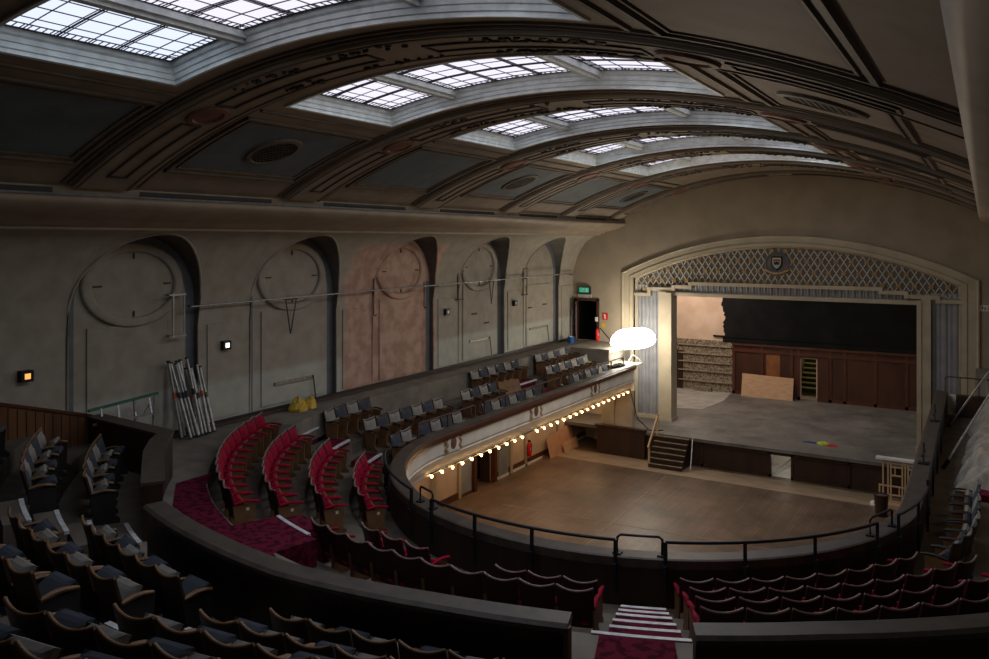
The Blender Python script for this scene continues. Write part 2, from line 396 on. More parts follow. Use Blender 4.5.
# ceiling parts: ribs between skylights, coffers, rosettes, grilles, frieze slots
def arcbar(k, x0, x1, y0, y1, d0, d1, n=24):
    """bar hanging below the vault between x0..x1, y0..y1, offsets d0 (top) d1 (bottom), negative = down"""
    rows = []
    for i in range(n + 1):
        x = x0 + (x1 - x0) * i / n
        rows.append([vp(x, y0, d0), vp(x, y0, d1), vp(x, y1, d1), vp(x, y1, d0)])
    k.grid(rows, True); k.q(*rows[0]); k.q(*rows[-1])
ribs = [(SK[i][1] + SK[i + 1][0]) / 2 for i in range(4)] + [25.75, 30.0]
ribs = [2.4] + ribs
for yc in ribs:
    last = yc > 29
    k = MB(); arcbar(k, -6.4, 6.1, yc - .52, yc + .52, .01, -.09)
    rb = k.build('rib', M['ceil'], ceil)
    k = MB()
    for e in ((-.60, -.52), (.52, .60)): arcbar(k, -6.4, 6.1, yc + e[0], yc + e[1], .01, -.05)
    for e in ((-.70, -.66), (.66, .70), (-.46, -.43), (.43, .46)): arcbar(k, -6.4, 6.1, yc + e[0], yc + e[1], .01, -.105 if abs(e[0]) < .5 else -.03)
    k.build('rib_moulding', M['ceil2'], rb)
    k = MB()
    for xa, xb in ((-6.0, -4.15), (-3.35, -.5), (.4, 3.2), (4.1, 5.6)):
        for d in (-.16, .16): arcbar(k, xa, xb, yc + d - .02, yc + d + .02, -.08, -.112, 14)
        for x_ in (xa, xb): arcbar(k, x_ - .02, x_ + .02, yc - .18, yc + .18, -.08, -.112, 1)
    k.build('rib_inlay', M['ceilline'], rb)
    for x_ in (-3.75, 3.65):
        k = MB(); m_ = 18
        rr = [(.30, -.085), (.29, -.13), (.22, -.14), (.20, -.115), (.0, -.13)]
        k.grid([[vp(x_ + r * 1.15 * cos(2 * pi * j / m_), yc + r * sin(2 * pi * j / m_), o_) for j in range(m_)] for r, o_ in rr], True)
        k.build('rosette', M['rosette'], rb)
    k = MB()      # leafy garlands of plaster by the skylight corners
    for x_, n_ in ((-2.2, 26), (-.7, 12), (1.6, 26), (2.6, 40), (-.0, 12)):
        for q_ in range(n_):
            a = x_ + random.gauss(0, .28); b = yc + random.choice((-.33, .33)) + random.gauss(0, .05)
            p = vp(a, b, -.11); s_ = random.uniform(.025, .05)
            k.ball(p, s_ * 1.3, s_, .025, 5, 3)
    if not last: k.build('plaster_garland', M['ceilline'], rb)
# coffers on both flanks of every bay
bays = [(ribs[i] + .78, ribs[i + 1] - .78) for i in range(len(ribs) - 1)]
for bi, (y0, y1) in enumerate(bays):
    for side, xa, xb in (('l', -5.85, -3.75), ('r', 3.6, 5.5)):
        k = MB()      # frame of raised mouldings
        for (p0, p1, q0, q1) in ((xa, xb, y0, y0 + .06), (xa, xb, y1 - .06, y1), (xa, xa + .06, y0, y1), (xb - .06, xb, y0, y1)):
            arcbar(k, p0, p1, q0, q1, .01, -.05, 8)
        for (p0, p1, q0, q1) in ((xa + .14, xb - .14, y0 + .15, y0 + .18), (xa + .14, xb - .14, y1 - .18, y1 - .15), (xa + .14, xa + .17, y0 + .15, y1 - .15), (xb - .17, xb - .14, y0 + .15, y1 - .15)):
            arcbar(k, p0, p1, q0, q1, .01, -.03, 8)
        cf = k.build('coffer_frame', M['ceil2'], ceil)
        k = MB(); rows = []
        for i in range(9):
            x = xa + .2 + (xb - xa - .4) * i / 8; rows.append([vp(x, y0 + .2, -.012), vp(x, y1 - .2, -.012)])
        k.grid(rows); k.build('coffer_panel', M['coffer'] if side == 'l' else M['ceil'], cf)
        if bi % 2 == 1:
            yc = (y0 + y1) / 2; xc = (xa + xb) / 2; k = MB(); m_ = 24
            k.grid([[vp(xc + r * 1.15 * cos(2 * pi * j / m_), yc + r * 1.05 * sin(2 * pi * j / m_), o_) for j in range(m_)] for r, o_ in ((.46, -.012), (.45, -.05), (.38, -.06), (.36, -.03))], True)
            g = k.build('grille_ring', M['ceil2'], cf)
            k = MB(); k.q(*[vp(xc + .42 * cos(2 * pi * j / m_), yc + .38 * sin(2 * pi * j / m_), -.02) for j in range(m_)])
            for d in range(-4, 5):
                h = sqrt(max(0, 1 - (d / 5) ** 2))
                arcbar(k, xc - .42 * h, xc + .42 * h, yc + d * .076 - .012, yc + d * .076 + .012, -.02, -.045, 4)
                arcbar(k, xc + d * .084 - .012, xc + d * .084 + .012, yc - .38 * h, yc + .38 * h, -.02, -.045, 1)
            k.build('vent_grille', M['ceilline'], cf)
    # longitudinal moulding bars across the ends of the skylights
    k = MB()
    for x_ in (-3.45, 3.3):
        arcbar(k, x_ - .03, x_ + .03, y0, y1, .01, -.04, 1)
    k.build('bay_moulding', M['ceil2'], ceil)
    k = MB(); k.box(-6.5, -6.485, y0, y1, 8.96, 9.05)
    k.build('frieze_slot', M['ceilline'], ceil)

# ---- skylights
def skylight(i, y0, y1):
    root = struct(empty('window_%d' % (i + 1), vp((SX0 + SX1) / 2, (y0 + y1) / 2)))
    inv = root.location.copy()
    def B(k, name, m, parent, smooth=False):
        k.v = [(a - inv[0], b - inv[1], c - inv[2]) for a, b, c in k.v]; return k.build(name, m, parent, smooth)
    prof = [(0, -.03), (.0, .02), (.02, .03), (.03, .09), (.045, .10), (.055, .155), (.08, .18), (.10, .23), (.12, .245)]
    k = MB(); rows = []
    n = 16
    for ins, off in [(-.05, 0), (-.05, -.03)] + prof:
        a, b, c, d = SX0 + ins, SX1 - ins, y0 + ins, y1 - ins
        loop = [vp(a + (b - a) * t / n, c, off) for t in range(n)] + [vp(b, c, off), vp(b, (c + d) / 2, off)] + [vp(b + (a - b) * t / n, d, off) for t in range(n)] + [vp(a, d, off), vp(a, (c + d) / 2, off)]
        rows.append(loop)
    k.grid(rows, True)
    fr = B(k, 'window_frame', M['frame'], root)
    a, b, c, d = SX0 + .12, SX1 - .12, y0 + .12, y1 - .12; OFF = .245
    bm = (-1.72, .99)
    for x_ in bm:
        k = MB(); arcbar(k, x_ - .10, x_ + .10, c - .02, d + .05, OFF + .03, OFF - .10, 1); arcbar(k, x_ - .045, x_ + .045, c - .02, d + .06, OFF - .09, OFF - .15, 1)
        B(k, 'window_beam', M['frame'], root)
    secs = [(a, bm[0] - .10), (bm[0] + .10, bm[1] - .10), (bm[1] + .10, b)]
    for si, (p, q_) in enumerate(secs):
        k = MB(); nn = 8
        k.grid([[vp(p + (q_ - p) * t / nn, c, OFF), vp(p + (q_ - p) * t / nn, d, OFF)] for t in range(nn + 1)])
        g = B(k, 'pane', M['glass_lit' if si == 0 and i == 0 else 'glass_lit2'], root)
        k = MB(); o1 = OFF - .006
        def lx(y, w_, x0=p, x1=q_):  # bar running across
            arcbar(k, x0, x1, y - w_ / 2, y + w_ / 2, o1 + .006, o1 - .006, 6)
        def ly(x, w_, ya=c, yb_=d): arcbar(k, x - w_ / 2, x + w_ / 2, ya, yb_, o1 + .006, o1 - .006, 1)
        bd = .13
        for y in (c, d): lx(y, .02)
        for x in (p, q_): ly(x, .02)
        lx(c + bd, .008); lx(d - bd, .008); ly(p + bd, .008); ly(q_ - bd, .008)
        # ticks of the border
        t = c + .09
        while t < d: 
            ly_ = (p, p + bd), (q_ - bd, q_)
            for u0, u1 in ly_: lx(t, .006, u0, u1)
            t += .085
        t = p + .09
        while t < q_:
            for v0, v1 in ((c, c + bd), (d - bd, d)): ly(t, .006, v0, v1)
            t += .1
        nb = 3; 
        for u in range(1, nb): 
            y = c + (d - c) * u / nb; lx(y, .022); lx(y - .04, .005); lx(y + .04, .005)
        for u in range(nb): lx(c + (d - c) * (u + .5) / nb, .007)
        nx = 1 if si != 1 else 3
        for u in range(1, nx):
            x = p + (q_ - p) * u / nx; ly(x, .02); ly(x - .04, .005); ly(x + .04, .005)
        for u in range(nx): ly(p + (q_ - p) * (u + .5) / nx, .007)
        if nx == 1: 
            for u in (.25, .75): ly(p + (q_ - p) * u, .005)
        B(k, 'glazing_bars', M['bars'], g)
        k = MB()
        for x in [p + (q_ - p) * u / nx for u in range(nx + 1)]:
            for y in (c + bd * .7, d - bd * .7):
                for s_ in range(3):
                    pt = vp(min(max(x + random.uniform(-.1, .1), p + .03), q_ - .03), y + random.uniform(-.06, .06), OFF - .02); k.ball(pt, .018, .015, .008, 5, 3)
        B(k, 'corner_ornament', M['bars'], g)
for i, (a, b) in enumerate(SK): skylight(i, a, b)

# ---- end wall with the proscenium
D = 30.8
AX0, AX1 = -5.94, 5.61
def arch_z(x, top=7.98, side=6.67, x0=AX0, x1=AX1):
    c = (x0 + x1) / 2; h = (x1 - x0) / 2; rise = top - side; Rr = (h * h + rise * rise) / (2 * rise)
    return top - Rr + sqrt(max(0, Rr * Rr - (x - c) ** 2))
k = MB()
n = 30
xsA = [AX0 + (AX1 - AX0) * i / n for i in range(n + 1)]
k.grid([[(x, D, arch_z(x)), (x, D, 11)] for x in xsA])
k.q((-8.9, D, 0), (AX0, D, 0), (AX0, D, 11), (-8.9, D, 11)) if False else None
# left part with a door hole X -8.55..-7.45, Z 4..5.68
DX0, DX1, DZ0, DZ1 = -8.5, -7.48, 4.0, 5.66
for b in ((-8.9, DX0, 0, 11), (DX1, AX0, 0, 11), (DX0, DX1, 0, DZ0), (DX0, DX1, DZ1, 11), (AX1, 8.9, 0, 11)):
    k.q((b[0], D, b[2]), (b[1], D, b[2]), (b[1], D, b[3]), (b[0], D, b[3]))
# reveals of the arch opening
k.grid([[(x, D, z), (x, D + .5, z)] for x, z in [(AX0, 1.0), (AX0, arch_z(AX0))] + [(x, arch_z(x)) for x in xsA] + [(AX1, 1.0)]])
wf = struct(k.build('wall_front', M['tan']))

# frame: broad flat outer architrave + inner steps
def sweep_frame(name, offs, m, parent):
    """offs: list of (outset from opening edge, forward) loops"""
    k = MB(); rows = []
    for o_, fwd in offs:
        x0, x1 = AX0 - o_, AX1 + o_
        pts = [(x0, D - fwd, 1.0)] + [(x0 + (x1 - x0) * i / n, D - fwd, arch_z(x0 + (x1 - x0) * i / n, 7.98 + o_ * .78, 6.67 + o_ * .4, x0, x1)) for i in range(n + 1)] + [(x1, D - fwd, 1.0)]
        rows.append(pts)
    k.grid(rows); return k.build(name, m, parent)
sweep_frame('proscenium_architrave', [(.50, 0), (.50, .10), (.46, .12), (.42, .09), (.18, .09), (.14, .13), (.0, .13), (.0, -.12)], M['cream'], wf)
sweep_frame('proscenium_inner_bead', [(.0, -.12), (-.05, -.12), (-.12, -.2), (-.12, -.3)], M['cream'], wf)
# fluted panels at both sides
def flutes(name, x0, x1, y, z0, z1, m, parent, pitch=.16):
    k = MB(); nn = int((x1 - x0) / pitch) * 8; row = []
    for i in range(nn + 1):
        x = x0 + (x1 - x0) * i / nn; ph = (i % 8) / 8
        row.append((x, y - .035 * abs(sin(pi * ph)) - (.02 if i % 16 < 8 else 0)))
    k.grid([[(x, yy, z) for x, yy in row] for z in (z0, z1)]); return k.build(name, m, parent)
flutes('fluted_panel', -5.85, -4.86, 31.0, 1.1, 6.4, M['corr'], wf)
flutes('fluted_panel', 4.68, 5.52, 31.0, 1.1, 6.4, M['corr'], wf)
box_obj('proscenium_plinth', (-5.9, -4.86, 30.86, 31.1, 1.0, 1.14), M['cream'], wf)
box_obj('proscenium_plinth', (4.68, 5.55, 30.86, 31.1, 1.0, 1.14), M['cream'], wf)
for x0, x1 in ((-4.88, -4.34), (4.28, 4.7)):
    k = MB(); k.box(x0, x1, 30.75, 31.4, 1.0, 6.14); k.box(x0 - .03, x1 + .03, 30.70, 31.42, 1.0, 1.12)
    k.box(x0 + (.3 if x0 < 0 else .0), x1 - (.0 if x0 < 0 else .28), 30.70, 30.76, 1.12, 6.1)
    k.build('proscenium_column', M['cream'], wf)
# tympanum: stepped lattice screen
steps = [(-5.9, 5.93), (-5.3, 6.18), (-4.3, 6.30), (-3.62, 6.43), (3.15, 6.33), (3.95, 6.22), (4.9, 6.12), (5.57, 6.12)]
def low(x):
    for i in range(len(steps) - 1):
        if steps[i][0] <= x < steps[i + 1][0]: 
            return {0: 5.93, 1: 6.17, 2: 6.28, 3: 6.42, 4: 6.31, 5: 6.19, 6: 6.06}[i]
    return 6.06
k = MB()
for i in range(len(steps) - 1):
    x0, x1 = steps[i][0], steps[i + 1][0]; z0 = low((x0 + x1) / 2)
    m_ = max(2, int((x1 - x0) / .3))
    k.grid([[(x0 + (x1 - x0) * j / m_, 31.0, z0), (x0 + (x1 - x0) * j / m_, 31.0, max(z0 + .05, arch_z(x0 + (x1 - x0) * j / m_) - .02))] for j in range(m_ + 1)])
scr = k.build('lattice_backing', M['lat_bg'], wf)
k = MB()
for i in range(len(steps) - 1):
    x0, x1 = steps[i][0], steps[i + 1][0]; z0 = low((x0 + x1) / 2)
    k.box(x0 - .04, x1 + .04, 30.82, 31.05, z0 - .0, z0 + .13)
    if i:
        zp = low(x0 - .05); k.box(x0 - .07, x0 + .07, 30.80, 31.06, min(z0, zp) - .0, max(z0, zp) + .12)
k.build('lattice_border', M['cream'], scr)
# lattice strips
k = MB(); g = MB(); g2 = MB(); dxp, dzp = .25, .40
def clipseg(x0, z0, x1, z1, mb, wd):
    m_ = 60; run = None
    for j in range(m_ + 1):
        x = x0 + (x1 - x0) * j / m_; z = z0 + (z1 - z0) * j / m_
        ok = AX0 + .12 < x < AX1 - .12 and low(x) + .1 < z < arch_z(x) - .12
        if ok and run is None: run = (x, z)
        if (not ok or j == m_) and run is not None:
            mb.bar((run[0], 30.96, run[1]), (x, 30.96, z), .03, wd, (0, 1, 0)); run = None
for i in range(-20, 60):
    xb = -6.3 + i * dxp
    clipseg(xb, 5.8, xb + 2.3 * dxp / dzp, 8.1, k, .024); clipseg(xb, 5.8, xb - 2.3 * dxp / dzp, 8.1, k, .024)
k.v = [(x, y, z) for x, y, z in k.v]
k.build('lattice', M['lat'], scr)
for i in range(-1, 50):
    for j in range(0, 6):
        x = -6.3 + i * dxp; z = 5.8 + j * dzp
        if (i + j) % 2 == 0:
            if AX0 + .2 < x < AX1 - .2 and low(x) + .16 < z < arch_z(x) - .16 and hypot(x + .34, z - 7.31) > .5:
                for a in range(6): g.ball((x + .055 * cos(a * pi / 3), 30.93, z + .055 * sin(a * pi / 3)), .034, .02, .034, 5, 4)
                g.ball((x, 30.93, z), .028, .025, .028, 6, 4)
g.build('lattice_flower', M['gold'], scr)
# crest
k = MB(); k.lathe((0, 0, 0), [(.46, 0), (.46, .05), (.40, .07), (.38, .04), (.0, .045)], 28)
k.v = [(-.34 + x, 30.95 - z, 7.31 + y) for x, y, z in k.v]; cr = k.build('crest_roundel', M['lat_bg'], wf)
k = MB(); sh = [(-.2, .25), (.2, .25), (.2, -.02), (.14, -.16), (0, -.27), (-.14, -.16), (-.2, -.02)]
k.prism([(-.34 + x, 7.34 + z) for x, z in sh], 'y', 30.84, 30.9); k.build('crest_shield', M['void'], cr)
k = MB(); k.prism([(-.34 + x * .78, 7.345 + z * .78) for x, z in sh], 'y', 30.825, 30.845); k.build('crest_field', M['cream'], cr)
k = MB()
for x_ in (-.08, .08): k.ball((-.34 + x_, 30.82, 7.44), .06, .01, .04, 8, 4)
k.ball((-.34, 30.82, 7.47), .04, .01, .03, 8, 4); k.build('crest_charge', M['rosette'], cr)
k = MB(); k.prism([(-.45, 7.38), (-.23, 7.38), (-.25, 7.28), (-.43, 7.28)], 'y', 30.81, 30.83)
k.box(-.36, -.32, 30.81, 30.83, 7.36, 7.42); k.build('crest_boat', M['black'], cr)
k = MB(); k.prism([(-.46, 7.24), (-.22, 7.24), (-.26, 7.18), (-.34, 7.13), (-.42, 7.18)], 'y', 30.81, 30.83); k.build('crest_water', mat('pale_teal', (.25, .42, .42), .5), cr)
k = MB(); pts = [(-.78 + .88 * t / 10, 30.83, 7.10 - .14 * sin(pi * t / 10)) for t in range(11)]
k.tube(pts, .045, 6); k.build('crest_ribbon', M['gold'], cr, True)
# valance and beam under the screen
flutes('fluted_valance', -4.4, 4.4, 31.15, 6.05, 6.5, M['corr'], wf, .11)
k = MB(); k.box(-4.4, 4.4, 30.98, 31.25, 5.97, 6.09); k.box(-4.4, 4.4, 31.0, 31.15, 6.09, 6.12); k.build('proscenium_beam', M['cream'], wf)

# ---- stage
k = MB(); k.box(-9, 9, 28.62, 38.2, .88, 1.0)
k.box(-6.42, 6.4, 28.52, 28.64, .90, 1.01)
struct(k.build('stage_floor', [M['stagefloor']]))
k = MB()
for a, b in ((-6.4, -.06), (.6, 6.4)): k.box(a, b, 28.66, 28.74, 0, .89)
k.box(-.06, .6, 28.66, 28.74, .78, .89)
for a, b in ((-6.4, -6.3), (-4.7, -4.62), (-2.5, -2.42), (-.14, -.06), (.6, .68), (2.4, 2.48)): k.box(a, b, 28.6, 28.67, 0, .88)
k.box(-6.4, -.06, 28.6, 28.67, 0, .10); k.box(.6, 6.4, 28.6, 28.67, 0, .10); k.box(-6.4, 6.4, 28.6, 28.67, .78, .88)
struct(k.build('stage_front', M['dwood']))
k = MB(); k.box(-6.55, -6.35, 28.5, 30.4, 0, 1.06); k.box(-6.42, -4.6, 28.45, 28.6, 0, 1.06); k.box(-6.6, -4.55, 28.4, 28.62, 1.03, 1.09)
tag(k.build('timber_stage_box', M['dwood']), 'dark timber box panel at the left end of the stage front', 'panel')
k = MB(); k.box(-.4, .9, 30.2, 30.3, 0, .88); k.box(-.45, -.35, 28.75, 30.3, 0, .88); k.box(.9, 1.0, 28.75, 30.3, 0, .88); k.box(-.4, .95, 28.75, 30.3, -.02, .01)
struct(k.build('stage_hatch_recess', M['creamw']))
t = empty('hatch_stair', (.25, 29.0, 0), 0, 'small white baluster stair rail inside the square opening in the stage front', 'stair rail')
k = MB(); k.bar((-.25, 0, .12), (.33, 0, .66), .03, .04); k.build('rail', M['white'], t)
k = MB(); k.bar((-.25, 0, .02), (.33, 0, .42), .03, .04); k.build('stringer', M['white'], t)
k = MB()
for j in range(8): 
    x = -.22 + j * .075; k.bar((x, 0, .05 + j * .052), (x, 0, .13 + j * .07), .014, .014)
k.build('baluster', M['white'], t)

# back wall of the stage, with door opening X -.8..-.15 Z 1..2.87
BW = 38.0
k = MB()
for b in ((-9, -.8, .9, 9), (-.15, 9, .9, 9), (-.8, -.15, 2.87, 9)):
    k.box(b[0], b[1], BW, BW + .15, b[2], b[3])
wb = struct(k.build('wall_stage_back', M['pinkcream']))
k = MB(); zt = 3.3
k.box(-3.85, -.85, BW - .05, BW, 1.0, zt); k.box(-.1, 9, BW - .05, BW, 1.0, zt); k.box(-.85, -.1, BW - .05, BW, 2.9, zt)
struct_d = k.build('timber_dado', M['panelwood'], wb)
k = MB()
for x in (-3.85, -2.55, -1.25, -.95, .38, .98, 2.2, 3.4, 4.6, 5.8): k.box(x, x + .12, BW - .09, BW - .04, 1.0, zt)
k.box(-3.85, -.82, BW - .09, BW - .04, 1.0, 1.14); k.box(-.12, 9, BW - .09, BW - .04, 1.0, 1.14)
k.box(-3.85, 9, BW - .10, BW - .04, 2.98, 3.1); k.box(-3.85, 9, BW - .14, BW - .02, zt - .02, zt + .06)
k.build('dado_rail', M['redcap'], struct_d)
box_obj('lighter_dado_panel', (-2.3, -1.7, BW - .06, BW - .045, 1.9, 2.95), mat('orange_brown_wood', (.26, .10, .035), .45, (.2, .075, .028), 3), struct_d)
k = MB(); k.box(.0, .38, BW - .12, BW - .07, 1.02, 2.9); k.build('dado_door_leaf', M['panelwood'], struct_d)
# black painted area with ragged left edge
k = MB(); zs = [3.37 + i * (8.9 - 3.37) / 60 for i in range(61)]; rg = []
x = -4.1
for z in zs:
    x = max(-4.42, min(-3.9, x + random.uniform(-.09, .09))); rg.append(x)
k.grid([[(a, BW - .012, z), (9, BW - .012, z)] for a, z in zip(rg, zs)])
k.build('black_paint', M['black2'], wb)
k = MB(); k.box(-4.75, 9, BW - .10, BW - .01, 3.62, 3.68); k.box(-4.3, 9, BW - .07, BW - .01, 3.38, 3.62); k.build('picture_rail', M['black2'], wb)
# rubble part
k = MB(); k.box(-7.3, -3.86, BW - .05, BW, 1.0, 3.42); br_ = k.build('rubble_patch', M['brick'], wb)
k = MB()
for z in (1.42, 1.9, 2.32, 2.72, 3.12): k.box(-6.45, -3.9, BW - .12, BW - .05, z, z + .055)
k.build('batten', M['slatebar'], br_)
box_obj('dark_doorway', (-6.95, -6.22, BW - .08, BW - .04, 1.0, 2.85), M['dwood'], wb)
box_obj('rubble_block', (-5.6, -4.8, BW - .35, BW - .1, 1.0, 1.2), M['brick'], wb)
# room behind the opening, stair
k = MB(); k.box(-1.6, 1.0, 41, 41.1, .9, 5); k.box(-1.7, -1.6, BW + .15, 41, .9, 5); k.box(1.0, 1.1, BW + .15, 41, .9, 5); k.box(-1.7, 1.1, BW + .15, 41, .85, .98); k.box(-1.7, 1.1, BW + .15, 41.1, 4.5, 4.6)
struct(k.build('wall_stairwell', M['cream']))
t = empty('staircase', (-.45, 38.9, .98), 0, 'olive green stair seen through the dark doorway at the back of the stage', 'stairs')
k = MB()
for j in range(9): k.box(-.6, .9, .2 + j * .2, .2 + (j + 1) * .2, .35 + j * .2, .40 + j * .2 + .0)
k.build('tread', M['stair'], t)
k = MB()
for j in range(9): k.box(-.6, .9, .21 + j * .2, .23 + j * .2, .15 + j * .2, .36 + j * .2)
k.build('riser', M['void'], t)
# stage side walls and lid
k = MB(); k.box(-9.1, -9, 31.3, 38.1, .9, 9); struct(k.build('wall_stage_left', M['tan']))
k = MB(); k.box(9, 9.1, 31.3, 38.1, .9, 9); struct(k.build('wall_stage_right', M['tan']))
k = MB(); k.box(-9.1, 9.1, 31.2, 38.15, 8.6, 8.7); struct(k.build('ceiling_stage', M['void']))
k = MB()
k.prism([(-7.2, 37.9), (-3.9, 37.9), (-3.7, 35.9), (-4.0, 33.6), (-5.2, 33.2), (-6.0, 34.0), (-7.2, 34)], 'z', 1.0, 1.008)
tag(k.build('floor_board', M['dust']), 'pale dusty grey board covering lying on the back left stage floor', 'floor covering')
k = MB(); k.prism([(-3.33, .0), (-1.06, .0), (-1.06, 1.0), (-3.33, 1.05)], 'y', 0, .025)
o = k.build('plywood_sheet', M['ply']); o.location = (0, 37.45, 1.003); o.rotation_euler = (R(-15), 0, 0)
tag(o, 'large pale plywood sheet leaning on the timber panelling at the back of the stage', 'board')
t = empty('cloth_heap', (1.4, 30.1, 1.0), 0, 'small crumpled yellow and red cloth on the grey stage floor', 'cloth')
def heap(k, c, rx, ry, rz, seed=0, n=14, m=5):
    rnd = random.Random(seed); rows = []
    for i in range(m + 1):
        f = i / m
        rows.append([(c[0] + rx * cos(pi / 2 * f) * cos(2 * pi * j / n) * rnd.uniform(.8, 1.1), c[1] + ry * cos(pi / 2 * f) * sin(2 * pi * j / n) * rnd.uniform(.8, 1.1), c[2] + rz * sin(pi / 2 * f) * (rnd.uniform(.7, 1.1) if 0 < i else 1)) for j in range(n)])
    k.grid(rows, True); k.q(*rows[-1])
k = MB(); heap(k, (0, 0, 0), .22, .18, .1, 1); k.build('yellow_cloth', mat('lime_yellow_cloth', (.45, .6, .04), .9), t)
k = MB(); heap(k, (.3, -.1, 0), .2, .14, .07, 2); k.build('red_cloth', M['signred'], t)
k = MB(); heap(k, (-.4, .0, 0), .3, .08, .05, 3); k.build('blue_cloth', mat('navy_cloth', (.03, .06, .2), .9), t)

# steps up to the stage
t = empty('stage_steps', (-3.5, 28.5, 0), 0, 'dark wooden steps with pale nosings climbing to the front of the stage', 'steps')
for j in range(6):
    k = MB(); k.box(-.62, .62, -.95 + j * .16, .02, .165 * j if j else 0, .165 * (j + 1) - .012); k.build('step', M['dwood'], t)
    k = MB(); k.box(-.63, .63, -.97 + j * .16, -.93 + j * .16, .165 * (j + 1) - .03, .165 * (j + 1)); k.build('nosing', M['slatebar'], t)
k = MB(); k.bar((-.6, -.9, .0), (-.6, -.9, .85), .06, .06); k.bar((-.6, -.02, .85), (-.6, -.02, 1.75), .06, .06); k.bar((-.6, -1.0, .72), (-.6, .05, 1.72), .05, .09)
k.build('handrail', M['pinewood'], t)
k = MB(); k.bar((.72, .0, 1.0), (.8, -.5, .0), .03, .03); k.build('stay', M['steel'], t)

# ---- balcony: fascia, cap, tiers
FE = 28.5
st = path(FE)
k = MB(); sweep(k, [(5.02, 3.36), (5.02, 2.98), (5.06, 2.96), (5.06, 2.92), (5.03, 2.90), (5.10, 2.75), (5.18, 2.62), (5.21, 2.52), (5.24, 2.50), (5.24, 3.36)], st)
fas = struct(k.build('balcony_fascia', M['creamw'], None))
k = MB(); sweep(k, [(4.96, 3.32), (4.94, 3.35), (4.93, 3.40), (4.94, 3.45), (4.97, 3.48), (5.04, 3.48), (5.04, 3.32)], path(FE)); k.build('fascia_moulding', M['redcap'], fas)
k = MB(); sweep(k, [(4.955, 3.485), (4.955, 3.50), (4.98, 3.515), (5.25, 3.515), (5.28, 3.50), (5.28, 3.37), (5.05, 3.37), (5.05, 3.485)], path(FE)); k.build('rail_cap', M['capwood'], fas)
k = MB(); sweep(k, [(5.24, 2.7), (5.24, 3.40), (5.27, 3.40), (5.27, 2.7)], path(FE)); k.build('balcony_inner_lining', M['dwood'], fas)
# tier floors
def tier(name, r0, r1, z, m, p0=-90, p1=90, arms=(True, True), zb=2.57, ye=FE):
    k = MB(); sweep(k, [(r0, zb), (r1, zb), (r1, z), (r0, z)], path(ye, p0, p1, arms)); return struct(k.build(name, m))
RB = [5.26, 6.08, 6.93, 7.78, 8.65]; ZF = [2.79, 3.03, 3.29, 3.53]
for i in range(3): tier('tier_floor', RB[i], RB[i + 1], ZF[i], M['tier'])
tier('tier_floor', 7.78, 8.65, 3.53, M['tier'], -64, 64, (False, False))
k = MB()      # walkway at the top of the lower tier, out to the side walls
def wkrow(a): 
    s_, c_ = sin(R(a)), -cos(R(a)); r = min(13.0, 8.95 / max(1e-6, abs(s_)))
    return r
rows = []
for i in range(61):
    a = -90 + 3 * i; ri = 8.65 if abs(a) <= 66 else 7.78; ro = max(ri + .01, min(10.9, wkrow(a)))
    rows.append([(*pol(ri, a), 3.4), (*pol(ri, a), 3.98), (*pol(ro, a), 3.98), (*pol(ro, a), 3.4)])
k.grid(rows)
for sg in (-1, 1):
    x0, x1 = sorted((sg * 7.78, sg * 8.95)); k.box(x0, x1, CY, 30.8, 2.57, 3.98)
struct(k.build('walkway_floor', mat('worn_walkway_floor', (.20, .175, .145), .8, (.14, .12, .10), 2)))
k = MB(); k.box(-7.78, -6.05, FE, D, 2.57, 3.98); k.box(6.0, 7.78, FE, D, 2.57, 3.98); struct(k.build('landing_floor', M['tierpale']))
k = MB()
for sg in (-1, 1):
    x0, x1 = sorted((sg * 5.22, sg * 8.9)); k.box(x0, x1, 15.5, 28.6, 2.5, 2.56); x0, x1 = sorted((sg * 6.4, sg * 8.9)); k.box(x0, x1, 28.6, 30.8, 2.5, 2.56)
sweep(k, [(5.22, 2.5), (8.9, 2.5), (8.9, 2.56), (5.22, 2.56)], path(FE, -90, 90, (False, False)))
struct(k.build('ceiling_stalls', M['cream']))
# stalls walls below the balcony
k = MB()
for y0, y1 in ((9, 21.95), (23.15, 30.8)): k.box(-8.15, -8.0, y0, y1, 0, 2.52)
k.box(-8.15, -8.0, 21.95, 23.15, 2.15, 2.52)
k.box(8.0, 8.15, 9, 30.8, 0, 2.52)
sw = struct(k.build('wall_stalls', M['pinkcream']))
k = MB(); k.box(-8.9, 8.9, 8.9, 9.0, 0, 2.5); struct(k.build('wall_stalls_back', M['pinkcream']))
k = MB()
for y in (19.6, 21.0, 24.25, 25.3, 27.9, 29.2): k.box(-8.0, -7.93, y, y + .14, 0, 2.5)
k.build('pilaster', M['cream'], sw)
k = MB(); k.box(-8.0, -7.96, 9, 21.8, 0, .2); k.box(-8.0, -7.96, 23.3, 30.7, .08, .24); k.build('skirting', M['redcap'], sw)
k = MB(); k.box(-7.97, -7.93, 23.4, 24.1, 0, .08); k.box(-7.97, -7.93, 24.4, 26.6, 0, .08); k.box(-7.97, -7.93, 29.0, 30.6, 0, .08); k.build('white_skirting_strip', M['white'], sw)
k = MB(); k.box(-7.98, -7.95, 21.15, 21.75, .1, 2.2); k.box(-7.98, -7.95, 23.45, 24.1, .1, 2.2); k.build('grey_door_panel', M['corr'], sw)
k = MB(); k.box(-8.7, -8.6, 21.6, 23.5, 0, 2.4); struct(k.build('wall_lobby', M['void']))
t = struct(empty('door_1', (-8.0, 22.55, 0)))
k = MB(); k.box(-.05, .12, -.72, -.58, 0, 2.2); k.box(-.05, .12, .55, .69, 0, 2.2); k.box(-.05, .12, -.72, .69, 2.1, 2.24); k.build('door_frame', M['redcap'], t)
